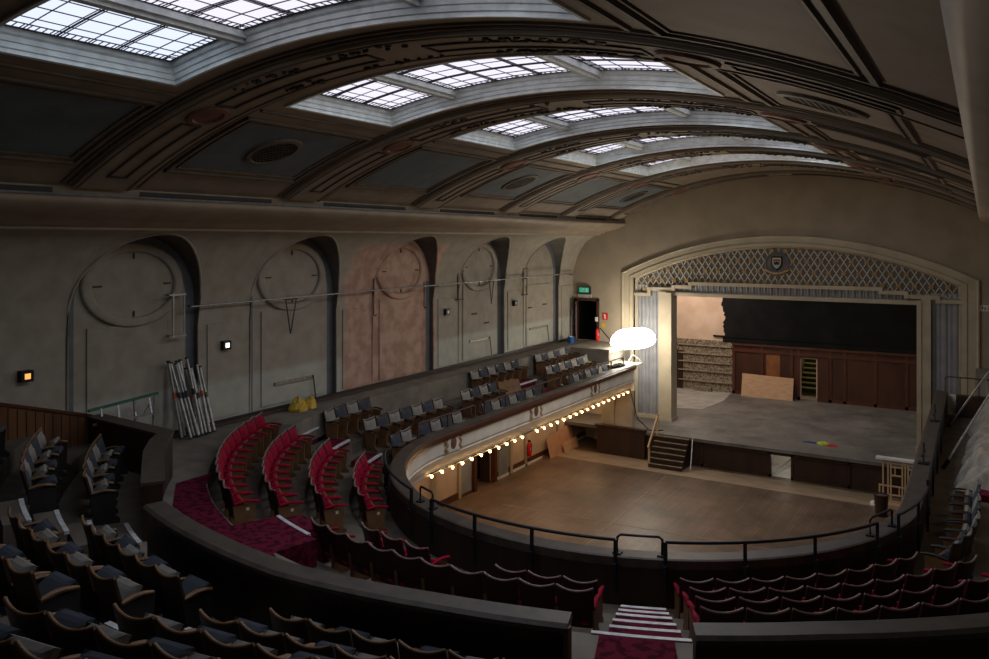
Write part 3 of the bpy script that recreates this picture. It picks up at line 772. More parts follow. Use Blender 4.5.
k = MB(); k.box(-.4, -.04, .42, .47, .02, 2.1); k.build('door_leaf', M['dwood'], t)
# end wall below balcony, left: pale pilaster beside the stage box
k = MB(); k.box(-7.6, -5.0, 29.7, 29.9, 1.0, 2.4) if False else None
k = MB(); k.box(-6.5, -5.2, 28.8, 28.95, 1.0, 2.45); k.box(-6.35, -5.95, 28.76, 28.8, 1.1, 2.4); k.box(-5.5, -5.2, 28.74, 28.8, 1.0, 2.45); struct(k.build('wall_stage_return', M['cream']))
k = MB(); k.box(-8.0, -6.5, 30.5, 30.6, 0, 2.52); struct(k.build('wall_stalls_end', M['cream']))
# inner end walls of the arms
k = MB(); k.box(-8.1, -5.04, FE, FE + .12, 2.5, 3.4); k.box(5.04, 8.1, FE, FE + .12, 2.5, 3.4); struct(k.build('wall_balcony_end', M['creamw']))

# painted motifs on the fascia
for y in (16.4, 20.7, 24.9):
    t = empty('fascia_motif', (-5.0, y, 3.17), 0)
    t.parent = fas
    k = MB(); k.box(-.0, .004, -.34, .34, -.2, .2); k.build('motif_ground', M['creamw'], t)
    k = MB()
    for sy in (-.3, .3):
        for j in range(5): k.ball((.008, sy + .025 * (-1) ** j, -.17 + j * .085), .012, .062, .055, 6, 4)
    k.build('motif_leaf', M['gold'], t)
    k = MB()
    for sy in (-.3, .3):
        for j in range(4): k.ball((.014, sy - .025 * (-1) ** j, -.13 + j * .085), .012, .025, .025, 6, 4)
    k.ball((.006, 0, 0), .016, .13, .15, 12, 8); k.build('motif_medallion', M['rosette'], t)

# string of bulbs along the fascia
t = empty('string_light', (-5.16, 15.7, 2.49), 0, 'string of glowing warm bulbs hung along the foot of the left balcony front', 'string lights')
k = MB(); k.tube([(-.02, -.2 + i * .5, .07) for i in range(27)], .012, 5); k.build('cable', M['black'], t)
for i in range(29):
    if i == 11: continue
    k = MB(); k.ball((0, i * .447, 0), .034, .034, .038, 8, 6); k.build('bulb', M['bulb'], t, True)
    if i < 28 or True:
        k = MB(); k.lathe((0, i * .447, .04), [(.018, 0), (.018, .035)], 6); k.build('bulb_socket', M['black'], t)

# ---- rear tier
UR = [10.9, 11.72, 12.53, 13.35, 14.16, 14.98, 15.8]; UZ = [4.30, 4.67, 5.04, 5.41, 5.78, 6.15]
def clipx(k): k.v = [(max(-8.95, min(8.95, x)), max(-3.9, y), z) for x, y, z in k.v]
for i in range(6):
    for p0, p1 in ((-62, 17.5), (24.0, 56)) if i < 2 else ((-62, 56),):
        k = MB(); sweep(k, [(UR[i], 3.3), (UR[i + 1], 3.3), (UR[i + 1], UZ[i]), (UR[i], UZ[i])], path(0, p0, p1, (False, False), 2.)); clipx(k)
        struct(k.build('rear_tier_floor', M['tier']))
k = MB(); sweep(k, [(15.8, 3.3), (19.9, 3.3), (19.9, 6.52), (15.8, 6.52)], path(0, -62, 62, (False, False), 2.)); clipx(k)
struct(k.build('rear_tier_floor', M['tier']))
k = MB(); k.box(-8.9, 8.9, -4.1, -4, 2, 11); struct(k.build('wall_back', M['tan']))
def ring(r0, r1, p0, p1, z0, z1, m, name, kindstruct=True, step=2.):
    k = MB(); sweep(k, [(r0, z0), (r1, z0), (r1, z1), (r0, z1)], path(0, p0, p1, (False, False), step))
    o = k.build(name, m)
    return struct(o) if kindstruct else o
ring(10.88, 12.55, 17.5, 24.0, 3.4, 3.98, M['tier'], 'passage_floor')
tag(ring(8.66, 12.4, 18.2, 23.4, 3.981, 3.99, M['carpet'], 'carpet_runner', False), 'crimson patterned carpet in the gap of the parapet at the bottom of the picture', 'carpet')
k = MB(); k.prism([pol(8.68, -22.5), pol(8.68, -30), pol(8.68, -37), (-5.70, 9.72), (-5.72, 8.95), (-4.62, 8.05), (-3.55, 7.3), (-3.3, 7.0), (-2.9, 6.75), (-2.4, 6.72), (-1.5, 6.38), (-1.2, 7.2), pol(8.68, -13), pol(8.68, -18)], 'z', 3.981, 3.99)
tag(k.build('carpet_runner', M['carpet']), 'dark crimson carpet on the walkway behind the left red seats', 'carpet')
tag(ring(8.0, 8.70, -22, -13, 3.6, 3.991, M['carpet'], 'carpet_landing', False, 1.), 'crimson carpeted landing with a white edge at the foot of the left red seats', 'carpet')
# parapet between rear and front tiers
def poly_interp(pts, step=1.5):
    out = []
    for (a, ra), (b, rb) in zip(pts, pts[1:]):
        m_ = max(1, int((b - a) / step))
        for i in range(m_): out.append((a + (b - a) * i / m_, ra + (rb - ra) * i / m_))
    out.append(pts[-1]); return out
PT = 4.80
def parapet(name, pts, thick=.25):
    pp = poly_interp(pts)
    def rw(prof): return [[(*pol(r + o_, a), z) for o_, z in prof] for a, r in pp]
    k = MB(); rows = rw([(.02, 3.97), (thick - .02, 3.97), (thick - .02, PT - .06), (.02, PT - .06)]); k.grid(rows, True); k.q(*rows[0]); k.q(*rows[-1])
    o = struct(k.build(name, M['dwood']))
    k = MB(); rows = rw([(-.02, PT - .07), (thick + .04, PT - .07), (thick + .04, PT - .03), (thick, PT), (.02, PT), (-.02, PT - .03)]); k.grid(rows, True); k.q(*rows[0]); k.q(*rows[-1]); k.build('parapet_cap', M['capwood'], o)
    return o
parapet('wall_parapet_left', [(-17.2, 9.86), (-8, 9.92), (0, 10.0), (10, 9.93), (17.5, 9.93)])
parapet('wall_parapet_right', [(23.7, 9.93), (30, 9.82), (40, 9.75), (56, 9.75)])
k = MB(); k.bar((*pol(10.16, 17.45), 4.0), (*pol(10.16, 17.45), PT - .04), .06, .05); k.build('parapet_end_post', M['seatwood'], bpy.data.objects['wall_parapet_left'])
def polywall(name, pl, z0, z1, th, m, mc):
    """wall along 3D-ish stations (x, y, top z); th grows towards the camera side"""
    nn = []
    for i in range(len(pl)):
        a = pl[max(0, i - 1)]; b = pl[min(len(pl) - 1, i + 1)]; d = (b[0] - a[0], b[1] - a[1]); l = hypot(*d); nn.append((d[1] / l, -d[0] / l))
    def rw(prof): return [[(p[0] + n_[0] * o_, p[1] + n_[1] * o_, (z0 if z is None else p[2] + z)) for o_, z in prof] for p, n_ in zip(pl, nn)]
    k = MB(); rows = rw([(0, None), (th, None), (th, -.04), (0, -.04)]); k.grid(rows, True); k.q(*rows[0]); k.q(*rows[-1]); o = struct(k.build(name, m))
    k = MB(); rows = rw([(-.03, -.05), (th + .03, -.05), (th + .03, 0), (-.03, 0)]); k.grid(rows, True); k.q(*rows[0]); k.q(*rows[-1]); k.build('parapet_cap', mc, o)
    return o
o = polywall('wall_rear_side', [(-8.6, -2.0, 7.0), (-8.6, 7.43, 5.36), (-8.6, 9.12, 4.84)], 3.97, 5, .14, M['orangewood'], M['redcap'])
k = MB()
for i in range(44): k.box(-8.462, -8.452, 9.0 - i * .16, 9.01 - i * .16, 3.99, 4.80 + i * .048)
k.build('board_joint', M['void'], o)
polywall('wall_rear_corner', [(-8.45, 9.3, 4.82), (-6.15, 9.2, 4.8), (-5.72, 8.78, 4.8), (-5.2, 8.3, 4.8), (-4.6, 7.86, 4.8), (-3.68, 7.2, 4.8)], 3.97, 5, .26, M['dwood'], M['capwood'])

# ---- white nosings and steps in the aisles (structure)
def step_ring(name, r, z, p0, p1, m, h=.3, d=.28):
    k = MB(); sweep(k, [(r, z - h), (r + d, z - h), (r + d, z), (r, z)], path(0, p0, p1, (False, False), 1.)); o = struct(k.build(name, m))
    k = MB(); sweep(k, [(r - .03, z - .035), (r + .03, z - .035), (r + .03, z + .008), (r - .03, z + .008)], path(0, p0, p1, (False, False), 1.)); k.build('nosing', M['nosing'], o)
step_ring('aisle_step', 8.62, 3.985, 17.6, 24.6, M['carpet'], .3, .04)
for r, z in [(8.1, 3.82), (7.6, 3.66), (7.1, 3.50), (6.65, 3.35), (6.2, 3.20)]: step_ring('aisle_step', r, z, 18.6, 24.2, M['carpet'], .5, .5)
step_ring('aisle_step', 7.98, 3.99, -22, -14.7, M['carpet'], .3, .015)
ring(7.5, 7.97, -23.5, -16.5, 3.4, 3.86, M['carpet'], 'aisle_step')
for r, z in [(7.5, 3.45), (6.93, 3.3), (6.5, 3.15)]: step_ring('aisle_step', r, z, -23.5, -18.2, M['tier'])
for r, z in [(10.02, 4.12), (10.5, 4.25), (10.9, 4.47), (11.32, 4.70), (11.75, 4.9), (12.2, 5.1)]: step_ring('aisle_step', r, z, -25.6, -20.4, M['tier'])
for r, z in [(10.9, 4.32), (11.3, 4.5), (11.72, 4.70), (12.1, 4.92), (12.53, 5.10), (12.95, 5.3), (13.35, 5.45)]: step_ring('aisle_step', r, z, -3.1, 1.6, M['tier'])
# carpeted treads between the red and grey seats on the left arm, and further along
for (y, xs_) in ((17.35, 0), (23.75, 0)):
    pass
def tread(x0, x1, y0, y1, z0, z1, nos=True):
    k = MB(); k.box(x0, x1, y0, y1, z0, z1); o = struct(k.build('arm_step', M['carpet']))
    k = MB(); k.box(x1 - .01, x1 + .03, y0, y1, z1 - .04, z1 + .01); k.build('nosing', M['nosing'], o)
# in the curve at phi ~ -72
for r, z in ((7.78, 3.66), (6.93, 3.42), (6.08, 3.16)): step_ring('arm_step', r, z, -77, -69.5, M['carpet'], .35, .4)
for x1, z in ((-7.75, 3.66), (-6.9, 3.42), (-6.05, 3.16)): tread(x1 - .4, x1, 22.9, 24.2, z - .4, z)
for x0, z in ((6.1, 3.16), (6.95, 3.42)):
    k = MB(); k.box(x0, x0 + .4, 18.5, 19.2, z - .3, z); o = struct(k.build('arm_step', M['carpet']))
    k = MB(); k.box(x0 - .04, x0 + .01, 18.5, 19.2, z - .04, z + .01); k.build('nosing', M['nosing'], o)
# ================================================================ SEATS
ORD = ['first', 'second', 'third', 'fourth', 'fifth', 'sixth', 'seventh', 'eighth', 'ninth', 'tenth', 'eleventh', 'twelfth', 'thirteenth', 'fourteenth']
def lean(z, top): return -.20 - .12 * max(0, (z - .3)) / .45          # y of the back at height z
def seat_proto(name, W, H, pad, shell, edge, arm, stand, fold, redarm, tagged=False, HZ=.22, SD=.30, AL=.40, AW=.028):
    """theatre seat facing +y, origin on the floor under the seat; fold = seat tipped up (degrees)"""
    root = empty(name, (0, 0, -50))
    kk = []
    def P(mb, nm, m, parent=root, sm=False):
        o = mb.build(nm, m, parent, sm); return o
    nU, nZ = 9, 7
    def topz(u): return H - .045 + .045 * (2 * abs(u)) ** 2
    def by(u, z): return lean(z, H) + .045 * (2 * u) ** 2
    # back shell: thin curved board
    k = MB(); f = []; b = []
    for i in range(nU):
        u = -.5 + i / (nU - 1); 
        f.append([(u * W, by(u, z), z) for z in [.24 + (topz(u) - .24) * j / (nZ - 1) for j in range(nZ)]])
        b.append([(u * W, by(u, z) - .028, z) for z in [.24 + (topz(u) - .24) * j / (nZ - 1) for j in range(nZ)]])
    k.grid(f); k.grid(b[::-1]); k.grid([[p[-1] for p in f], [p[-1] for p in b]]); k.grid([f[0], b[0]]); k.grid([b[-1], f[-1]]); k.grid([[p[0] for p in b], [p[0] for p in f]])
    sh = P(k, 'back_shell', shell)
    k = MB(); pts = [(u * W, by(u, topz(u)) - .014, topz(u) + .004) for u in [-.5 + i / 10 for i in range(11)]]
    k.tube(pts, .017 if edge else .014, 5); e = P(k, 'top_edge', edge, sh, True)
    # upholstered pad on the front
    k = MB(); rows = []
    for i in range(nU):
        u = (-.5 + i / (nU - 1)) * .9; tz = topz(u) - .03; edgeu = abs(i - (nU - 1) / 2) == (nU - 1) / 2
        row = []
        for j in range(nZ + 1):
            z = .30 + (tz - .30) * j / nZ; th = .002 if (edgeu or j in (0, nZ)) else .045
            row.append((u * W, by(u, z) + th, z))
        rows.append(row)
    k.grid(rows); P(k, 'backrest', pad, root, True)
    # seat squab, hinged at y=-.16, z=.34
    k = MB(); a = R(fold); hy, hz = -.16, HZ
    def T(x, y, z): return (x, hy + y * cos(a) - z * sin(a), hz + y * sin(a) + z * cos(a))
    def blk(x0, x1, y0, y1, z0, z1): k.hexa([T(x0, y0, z0), T(x1, y0, z0), T(x1, y1, z0), T(x0, y1, z0), T(x0, y0, z1), T(x1, y0, z1), T(x1, y1, z1), T(x0, y1, z1)])
    w2 = W * .43
    blk(-w2, w2, .0, SD, .0, .045); k.grid([[T(-w2 + 2 * w2 * i_ / 8, SD * j_ / 8, .045 + .055 * (1 - abs(i_ / 4 - 1) ** 4) * (1 - abs(j_ / 4 - 1) ** 4)) for j_ in range(9)] for i_ in range(9)])
    sq = P(k, 'seat', pad)
    k = MB(); blk(-w2, w2, .0, SD, -.02, .0); P(k, 'seat_board', stand if fold > 30 else shell, sq)
    # standards and arms
    for s_ in (-1, 1):
        k = MB(); x = s_ * (W * .5 - .008)
        k.prism([(-.20, .0), (.16, .0), (.17, .06), (.10, .12), (.12, .46), (-.24, .46), (-.20, .2)], 'x', x - .011, x + .011)
        so = P(k, 'standard', stand)
        if tagged == s_:
            k = MB(); k.box(x + s_ * .011, x + s_ * .014, -.03, .02, .36, .41) if s_ > 0 else k.box(x - .014, x - .011, -.03, .02, .36, .41); P(k, 'number_tag', M['tag'], so)
        k = MB(); aw = AW
        n_ = 7; top = []; 
        for j in range(n_):
            t = j / (n_ - 1); y = -.22 + AL * t; z = .475 + .03 * sin(pi * t); ww = aw * (.75 + .35 * sin(pi * min(1, t * 1.1)))
            top.append([(x - ww, y, z - .012), (x - ww, y, z + .012), (x, y, z + (.028 if redarm else .018)), (x + ww, y, z + .012), (x + ww, y, z - .012)])
        k.grid(top, True); k.q(*top[0][::-1]); k.q(*top[-1]); P(k, 'armrest', arm, root, True)
    km = [(c, kids(c)) for c in kids(root)]
    return [root, km, False]
PR_ = {}
PR_['red'] = seat_proto('red_theatre_seat', .455, .75, M['red'], M['darkred'], M['piping'], M['red'], M['seatwood'], 72, True)
PR_['redR'] = seat_proto('red_theatre_seat', .455, .75, M['red'], M['darkred'], M['piping'], M['red'], M['seatwood'], 72, True, 1)
PR_['grey'] = seat_proto('grey_theatre_seat', .455, .75, M['gseat'], M['dshell'], M['gseat'], M['iron'], M['seatwood'], 75, False)
PR_['blue'] = seat_proto('blue_theatre_seat', .455, .75, M['bseat'], M['dshell'], M['bseat'], M['iron'], M['seatwood'], 75, False)
PR_['ugrey'] = seat_proto('grey_theatre_seat', .445, .74, M['gseat'], M['dshell'], M['seatwood'], M['armwood'], M['iron'], 58, False, HZ=.29, SD=.32, AL=.33, AW=.033)
PR_['ublue'] = seat_proto('blue_theatre_seat', .445, .74, M['bseat'], M['dshell'], M['seatwood'], M['armwood'], M['iron'], 34, False, HZ=.31, SD=.34, AL=.33, AW=.033)
def place(kind, loc, rz, label, cat, group):
    pr = PR_[kind]
    o = pr[0] if not pr[2] else copy_tree(pr[0], pr[1])
    pr[2] = True
    o.location = loc; o.rotation_euler = (0, 0, rz); tag(o, label, cat, group)
    return o
def row(kinds, r, z, p0, p1, n, lab, group, frm='', skip=()):
    """n seats on an arc from phi p0 to p1 (their outer ends)"""
    d = (p1 - p0) / n
    for i in range(n):
        if i in skip: continue
        a = p0 + d * (i + .5); kd = kinds[i] if isinstance(kinds, list) else kinds
        x, y = pol(r, a)
        col = {'red': 'red seat', 'redR': 'tagged red seat', 'grey': 'grey seat', 'blue': 'blue seat', 'ugrey': 'grey seat', 'ublue': 'blue seat'}[kd]
        place(kd, (x, y, z), R(a), f'{col}, {ORD[i]} from {frm}, {lab}', 'seat', group)
def armrow(kinds, sg, x, z, y0, y1, lab, group, frm, skip=(), dz=0):
    n = max(1, round((y1 - y0) / .48)); d = (y1 - y0) / n
    for i in range(n):
        if i in skip: continue
        kd = kinds[i % 2]; col = 'grey' if 'grey' in kd else 'blue'
        place(kd, (sg * x, y0 + d * (i + .5), z), R(90 * sg), f'{col} seat, {ORD[i]} from {frm}, {lab}', 'seat', group)
# left red block, four rows; the aisle end is nearest the camera
G = 'red seats of the left block'; LRB = 'left red block'
SR = [5.69, 6.54, 7.39, 8.19]; SZ = [2.79, 3.03, 3.29, 3.53]
row(['redR'] + ['red'] * 11, SR[3], SZ[3], -27.6, -67.2, 12, f'outermost row of {LRB}', G, 'the aisle')
row(['redR'] + ['red'] * 9, SR[2], SZ[2], -29.8, -66.8, 10, f'second outermost row of {LRB}', G, 'the aisle')
row(['redR'] + ['red'] * 7, SR[1], SZ[1], -32.0, -66.0, 8, f'third outermost row of {LRB}', G, 'the aisle')
row(['redR'] + ['red'] * 5, SR[0], SZ[0], -35.0, -64.6, 6, f'row of {LRB} next to the rail', G, 'the aisle')
G = 'red seats of the centre block'
row('red', SR[2], SZ[2], -18.2, 17.0, 10, 'rear row of centre block', G, 'left')
row('red', SR[1], SZ[1], -18.2, -4.6, 3, 'left run of centre front row', G, 'left')
row('red', SR[1], SZ[1], 4.4, 16.6, 3, 'right run of centre front row', G, 'left')
G = 'red seats of the right block'
row('red', SR[0], SZ[0], 26.0, 64, 8, 'right block row by the rail', G, 'the aisle')
row('red', SR[1], SZ[1], 26.0, 64, 9, 'second right block row from rail', G, 'the aisle')
row('red', SR[2], SZ[2], 25.6, 63, 10, 'third right block row from rail', G, 'the aisle')
row('red', SR[3], SZ[3], 25.2, 58, 10, 'right block row by the parapet', G, 'the aisle')
# left arm, grey and blue alternating
G = 'grey and blue seats along the left balcony'
gb = ('grey', 'blue')
row(['grey', 'blue'] * 2, SR[2], SZ[2], -77.5, -92, 4, 'back row right of the red block', G, 'left')
armrow(gb, -1, SR[1], SZ[1], 15.1, 18.5, 'middle row right of the red block', G, 'left')
armrow(gb, -1, SR[2], SZ[2], 21.2, 24.3, 'back row below the fourth arch', G, 'left')
armrow(gb, -1, SR[1], SZ[1], 19.4, 21.4, 'middle row left of the loose seat backs', G, 'left')
armrow(gb, -1, SR[2], SZ[2], 25.5, 28.4, 'back row nearest the exit door', G, 'left')
armrow(gb, -1, SR[1], SZ[1], 24.7, 28.2, 'middle row nearest the work light', G, 'left')
row(['blue', 'grey'], SR[0], SZ[0], -79, -88.5, 2, 'rail row at the left curve', G, 'left')
armrow(gb[::-1], -1, SR[0], SZ[0], 16.2, 18.2, 'rail row above the first motif', G, 'left')
armrow(gb[::-1], -1, SR[0], SZ[0], 19.2, 22.7, 'rail row above the second motif', G, 'left')
armrow(gb[::-1], -1, SR[0], SZ[0], 24.6, 28.1, 'rail row nearest the stage', G, 'left')
# right arm
G = 'dark seats along the right balcony rail'
row(['blue', 'grey'] * 2, SR[0] + .15, SZ[0], 71.0, 89.8, 4, 'dark row at right rail', G, 'the curve')
armrow(gb[::-1], 1, SR[0] + .15, SZ[0], 16.15, 18.3, 'right rail row before dust sheets', G, 'the curve')
# rear tier
G = 'wooden-backed seats of the rear tier'
ug = ['ugrey', 'ublue']
def alt(n, s=0): return [ug[(i + s) % 2] for i in range(n)]
UC_ = [10.49, 11.31, 12.12, 12.94, 13.75]; UF = [3.98, 4.30, 4.67, 5.04, 5.41]
NM = ['front', 'second', 'third', 'fourth', 'fifth']
row(alt(6), 10.2, UF[0], -28.6, -44.0, 6, 'front row of far left rear group', G, 'the aisle')
row(alt(6, 1), 11.0, UF[1], -26.4, -40.5, 6, 'second row of far left rear group', G, 'the aisle')
row(alt(6), 11.85, UF[2], -25.8, -39, 6, 'third row of far left rear group', G, 'the aisle')
for i in range(4):
    p0 = (-18.9, -18.2, -17.4, -16.6)[i]; n_ = (6, 6, 6, 6)[i]; p1 = (-4.8, -3.4, -2.6, -2.0)[i]
    row(alt(n_, i), UC_[i], UF[i], p0, p1, n_, f'{NM[i]} row of rear block between stepped aisles', G, 'left')
for i in range(5):
    n_ = (7, 7, 7, 6, 5)[i]
    row(alt(n_, i), UC_[i], UF[i], 2.4, 2.4 + n_ * 26.4 / UC_[i], n_, f'{NM[i]} row of rear block at bottom edge', G, 'left')

# ================================================================ RAILS on the cap
def rail_arc(phis, r, ztop, name, label, posts, rad=.025, grp='black metal rails on the balcony front'):
    t = empty(name, pol(r, phis[0], 3.5), 0, label, 'railing', grp); ox, oy, oz = t.location
    def L_(p): return (p[0] - ox, p[1] - oy, p[2] - oz)
    k = MB(); k.tube([L_((*pol(r, a), ztop)) for a in phis], rad, 6); k.build('top_rail', M['black'], t, True)
    for a in posts:
        k = MB(); p = pol(r, a); k.bar(L_((*p, 3.0)), L_((*p, ztop)), .045, .045); q_ = pol(r + .02, a)
        k.bar(L_((*q_, 3.32)), L_((*q_, 3.46)), .09, .05); k.build('post', M['black'], t)
def lin(a, b, n): return [a + (b - a) * i / n for i in range(n + 1)]
rail_arc(lin(-19.4, 17.2, 14), 5.38, 3.80, 'balcony_rail', 'long black rail on the balcony front left of the centre', (-19.4, -8, 3.4, 17.2))
rail_arc(lin(24.9, 63.6, 14), 5.36, 3.80, 'balcony_rail', 'long black rail on the balcony front right of the centre', (24.9, 37.3, 49.5, 63.6))
rail_arc(lin(-56, -26.6, 10), 5.38, 3.80, 'balcony_rail', 'black curved rail in front of the left red seats', (-56, -41, -26.6))
rail_arc(lin(70.4, 91, 8), 5.36, 3.80, 'balcony_rail', 'black rail at the right curve beside the dark seats', (70.4, 80, 91))
def hoop(a0, a1, r, lab):
    t = empty('rail_hoop', pol(r, a0, 3.5), 0, lab, 'railing', 'small hoops on the balcony cap'); ox, oy, oz = t.location
    def L_(p): return (p[0] - ox, p[1] - oy, p[2] - oz)
    k = MB(); pts = [L_(pol(r, a0, 3.52)), L_(pol(r, a0, 3.76)), L_(pol(r, a0 + (a1 - a0) * .08, 3.80))] + [L_(pol(r, a, 3.80)) for a in lin(a0 + (a1 - a0) * .2, a1 - (a1 - a0) * .2, 3)] + [L_(pol(r, a1 - (a1 - a0) * .08, 3.80)), L_(pol(r, a1, 3.76)), L_(pol(r, a1, 3.52))]
    k.tube(pts, .02, 6); k.build('hoop', M['black'], t, True)
    for a in (a0, a1):
        p = L_(pol(r, a, 3.51)); k = MB(); k.box(p[0] - .06, p[0] + .06, p[1] - .06, p[1] + .06, 0.01, .04); k.build('foot_plate', M['black'], t)
hoop(-27.6, -22.5, 5.16, 'small black hoop rail on the cap at the left curve')
hoop(17.3, 24.6, 5.16, 'small black hoop rail on the cap at the centre of the front')
hoop(65, 72.8, 5.16, 'small black hoop rail on the cap above the litter bin')
# straight thin rails on both arms
def arm_rail(sg, ys, lab, m, pitch=1.1):
    t = empty('balcony_rail', (sg * 5.34, ys[0], 3.5), 0, lab, 'railing', 'thin rails along the balcony arms')
    k = MB(); k.tube([(0, 0, .3), (0, (ys[1] - ys[0]) / 2, .3), (0, ys[1] - ys[0], .3)], .022, 6); k.build('top_rail', m, t, True)
    n = max(1, round((ys[1] - ys[0]) / pitch))
    for i in range(n + 1):
        y = (ys[1] - ys[0]) * i / n; k = MB(); k.bar((0, y, -.5), (0, y, .3), .035, .035); k.build('post', m, t)
for a, b, nm in ((15.4, 17.9, 'nearest the curve'), (18.4, 22.9, 'in the middle'), (23.6, 28.2, 'nearest the stage')):
    arm_rail(-1, (a, b), f'thin grey rail along the left balcony front, run {nm}', M['rust'])
arm_rail(1, (16.6, 22.2), 'thin black rail along the right balcony front, run nearest the curve', M['black'], 1.9)
for y in (19.0, 23.6):
    t = empty('rail_bracket', (5.14, y, 3.51), 0, 'black folding bracket standing on the right balcony cap, ' + ('nearer the curve' if y < 20 else 'nearer the stage'), 'bracket', 'brackets on the right balcony cap')
    k = MB(); k.box(-.1, .1, -.1, .1, 0, .03); k.build('base_plate', M['black'], t)
    k = MB(); k.bar((0, 0, .02), (0, .1, .42), .03, .03); k.bar((-.02, -.2, .2), (.02, .3, .22), .03, .03); k.bar((0, -.1, .02), (0, .05, .25), .02, .02); k.build('bracket_arm', M['black'], t)
t = empty('end_rail', (5.2, 28.5, 3.5), 0, 'dark tubular guard rail at the stage end of the right balcony', 'railing')
k = MB(); k.tube([(0, 0, 0), (0, 0, .42), (.08, 0, .46), (1.15, 0, .46), (1.3, 0, .46)], .022, 6); k.build('top_rail', M['rust'], t, True)
for x in (.4, .9, 1.3): 
    k = MB(); k.bar((x, 0, -.3), (x, 0, .46), .03, .03); k.build('post', M['rust'], t)
k = MB(); k.tube([(1.3, 0, -.2), (1.3, 0, .7), (2.6, 0, 1.5)], .025, 6); k.build('stair_rail', M['rust'], t, True)
k = MB(); k.box(5.5, 7.2, 28.2, 28.45, 2.8, 3.45); tag(k.build('timber_barrier', M['dwood']), 'dark timber barrier below the guard rail at the right balcony end', 'barrier')

# ================================================================ THINGS
# left wall conduit pipe, brackets, hangers
t = empty('wall_conduit', (-8.5, 11.4, 6.75), 0, 'long thin metal pipe running along the left wall across the arches', 'pipe')
k = MB(); k.tube([(0, 0, 0), (0, 5, .02), (0, 10, .03), (0, 19.2, .05)], .022, 6); k.build('pipe', M['steel'], t, True)
for y in (.1, 3, 6, 9.3, 12.2, 15, 19):
    k = MB(); k.box(-.2, .0, y - .02, y + .02, -.02, .02); k.build('pipe_clip', M['rust'], t)
def wall_frame(y, z0, z1, w_, lab, m=M['rust']):
    t = empty('wall_bracket', (-8.62, y, z0), 0, lab, 'bracket', 'iron brackets on the left wall')
    k = MB(); h = z1 - z0; k.bar((0, 0, 0), (0, 0, h), .035, .035); k.bar((0, w_, 0), (0, w_, h), .02, .02); k.build('upright', m, t)
    for z in (.03, h - .03):
        k = MB(); k.bar((0, -.1, z), (0, w_ + .05, z), .035, .035); k.bar((-.2, 0, z), (0.02, 0, z), .04, .04); k.build('cross_bar', m, t)
wall_frame(11.05, 6.1, 7.05, .28, 'metal bracket frame on the first arch beside the leaning poles', M['steel'])
wall_frame(21.95, 6.2, 7.2, .3, 'dark iron bracket frame at the left edge of the fourth arch')
wall_frame(26.35, 6.1, 7.15, .3, 'dark iron bracket frame at the left edge of the fifth arch')
for y, z0, z1, lab in ((17.65, 6.05, 7.1, 'dark iron rod hanging at the left of the pink plaster arch'), (20.05, 6.1, 6.9, 'dark iron rod hanging at the right of the pink plaster arch')):
    k = MB(); k.tube([(-8.6, y, z1), (-8.6, y, z0 + .03), (-8.6, y + .06, z0 - .02), (-8.6, y + .12, z0 + .02)], .018, 5); tag(k.build('hanging_rod', M['iron']), lab, 'rod')
for y, z1, z0, w_, lab in ((14.28, 6.72, 5.85, .36, 'black triangular hanging frame below the second oval'), (23.9, 6.75, 5.95, .3, 'black triangular hanging frame below the fourth oval')):
    k = MB(); k.bar((-8.6, y, z1), (-8.6, y + w_ * .45, z0), .022, .022); k.bar((-8.6, y + w_, z1), (-8.6, y + w_ * .45, z0), .022, .022); k.bar((-8.6, y - .05, z1), (-8.6, y + w_ + .05, z1), .03, .03); tag(k.build('wall_hanger', M['iron']), lab, 'hanger')
# small floodlights on the wall
for i, (y, z, m, lab) in enumerate(((7.96, 5.73, 'lampamber', 'small wall floodlight glowing amber at the far left of the wall'), (12.45, 5.79, 'lampwhite', 'small wall floodlight glowing white between the first two arches'),
        (21.31, 5.87, None, 'small unlit wall light just right of the pink plaster arch'), (25.72, 5.86, None, 'small unlit wall light between the fourth and fifth arches'))):
    t = empty('wall_floodlight', (-8.7, y, z), 0, lab, 'wall light', 'floodlights on the left wall')
    k = MB(); k.box(0.0, .14, -.11, .11, -.10, .10); k.build('housing', M['black'], t)
    k = MB(); k.box(.14, .15, -.05, .05, -.05, .05); k.build('lens', M[m] if m else M['steel'], t)
# brass/plaster strips
for (y0, y1, z, lab) in ((14.1, 15.42, 4.62, 'second'), (22.95, 24.2, 4.72, 'fourth'), (27.2, 28.6, 4.74, 'fifth')):
    k = MB(); k.box(-8.82, -8.78, y0, y1, z - .04, z + .04); tag(k.build('wall_strip', M['brass']), f'mottled horizontal strip fixed low in the {lab} arch', 'strip')
    k = MB(); k.bar((-8.7, y1 + .02, z - .6), (-8.76, y1 - .02, z + .05), .03, .03); tag(k.build('leaning_batten', M['rust']), f'short thin batten standing at the right end of the strip in the {lab} arch', 'batten')
for y, z in ((23.1, 5.62), (23.9, 5.25), (27.1, 5.55), (28.3, 5.6)):
    k = MB(); k.box(-8.82, -8.79, y, y + .3, z, z + .05); k.build('patch_plate', M['rust'], wl)
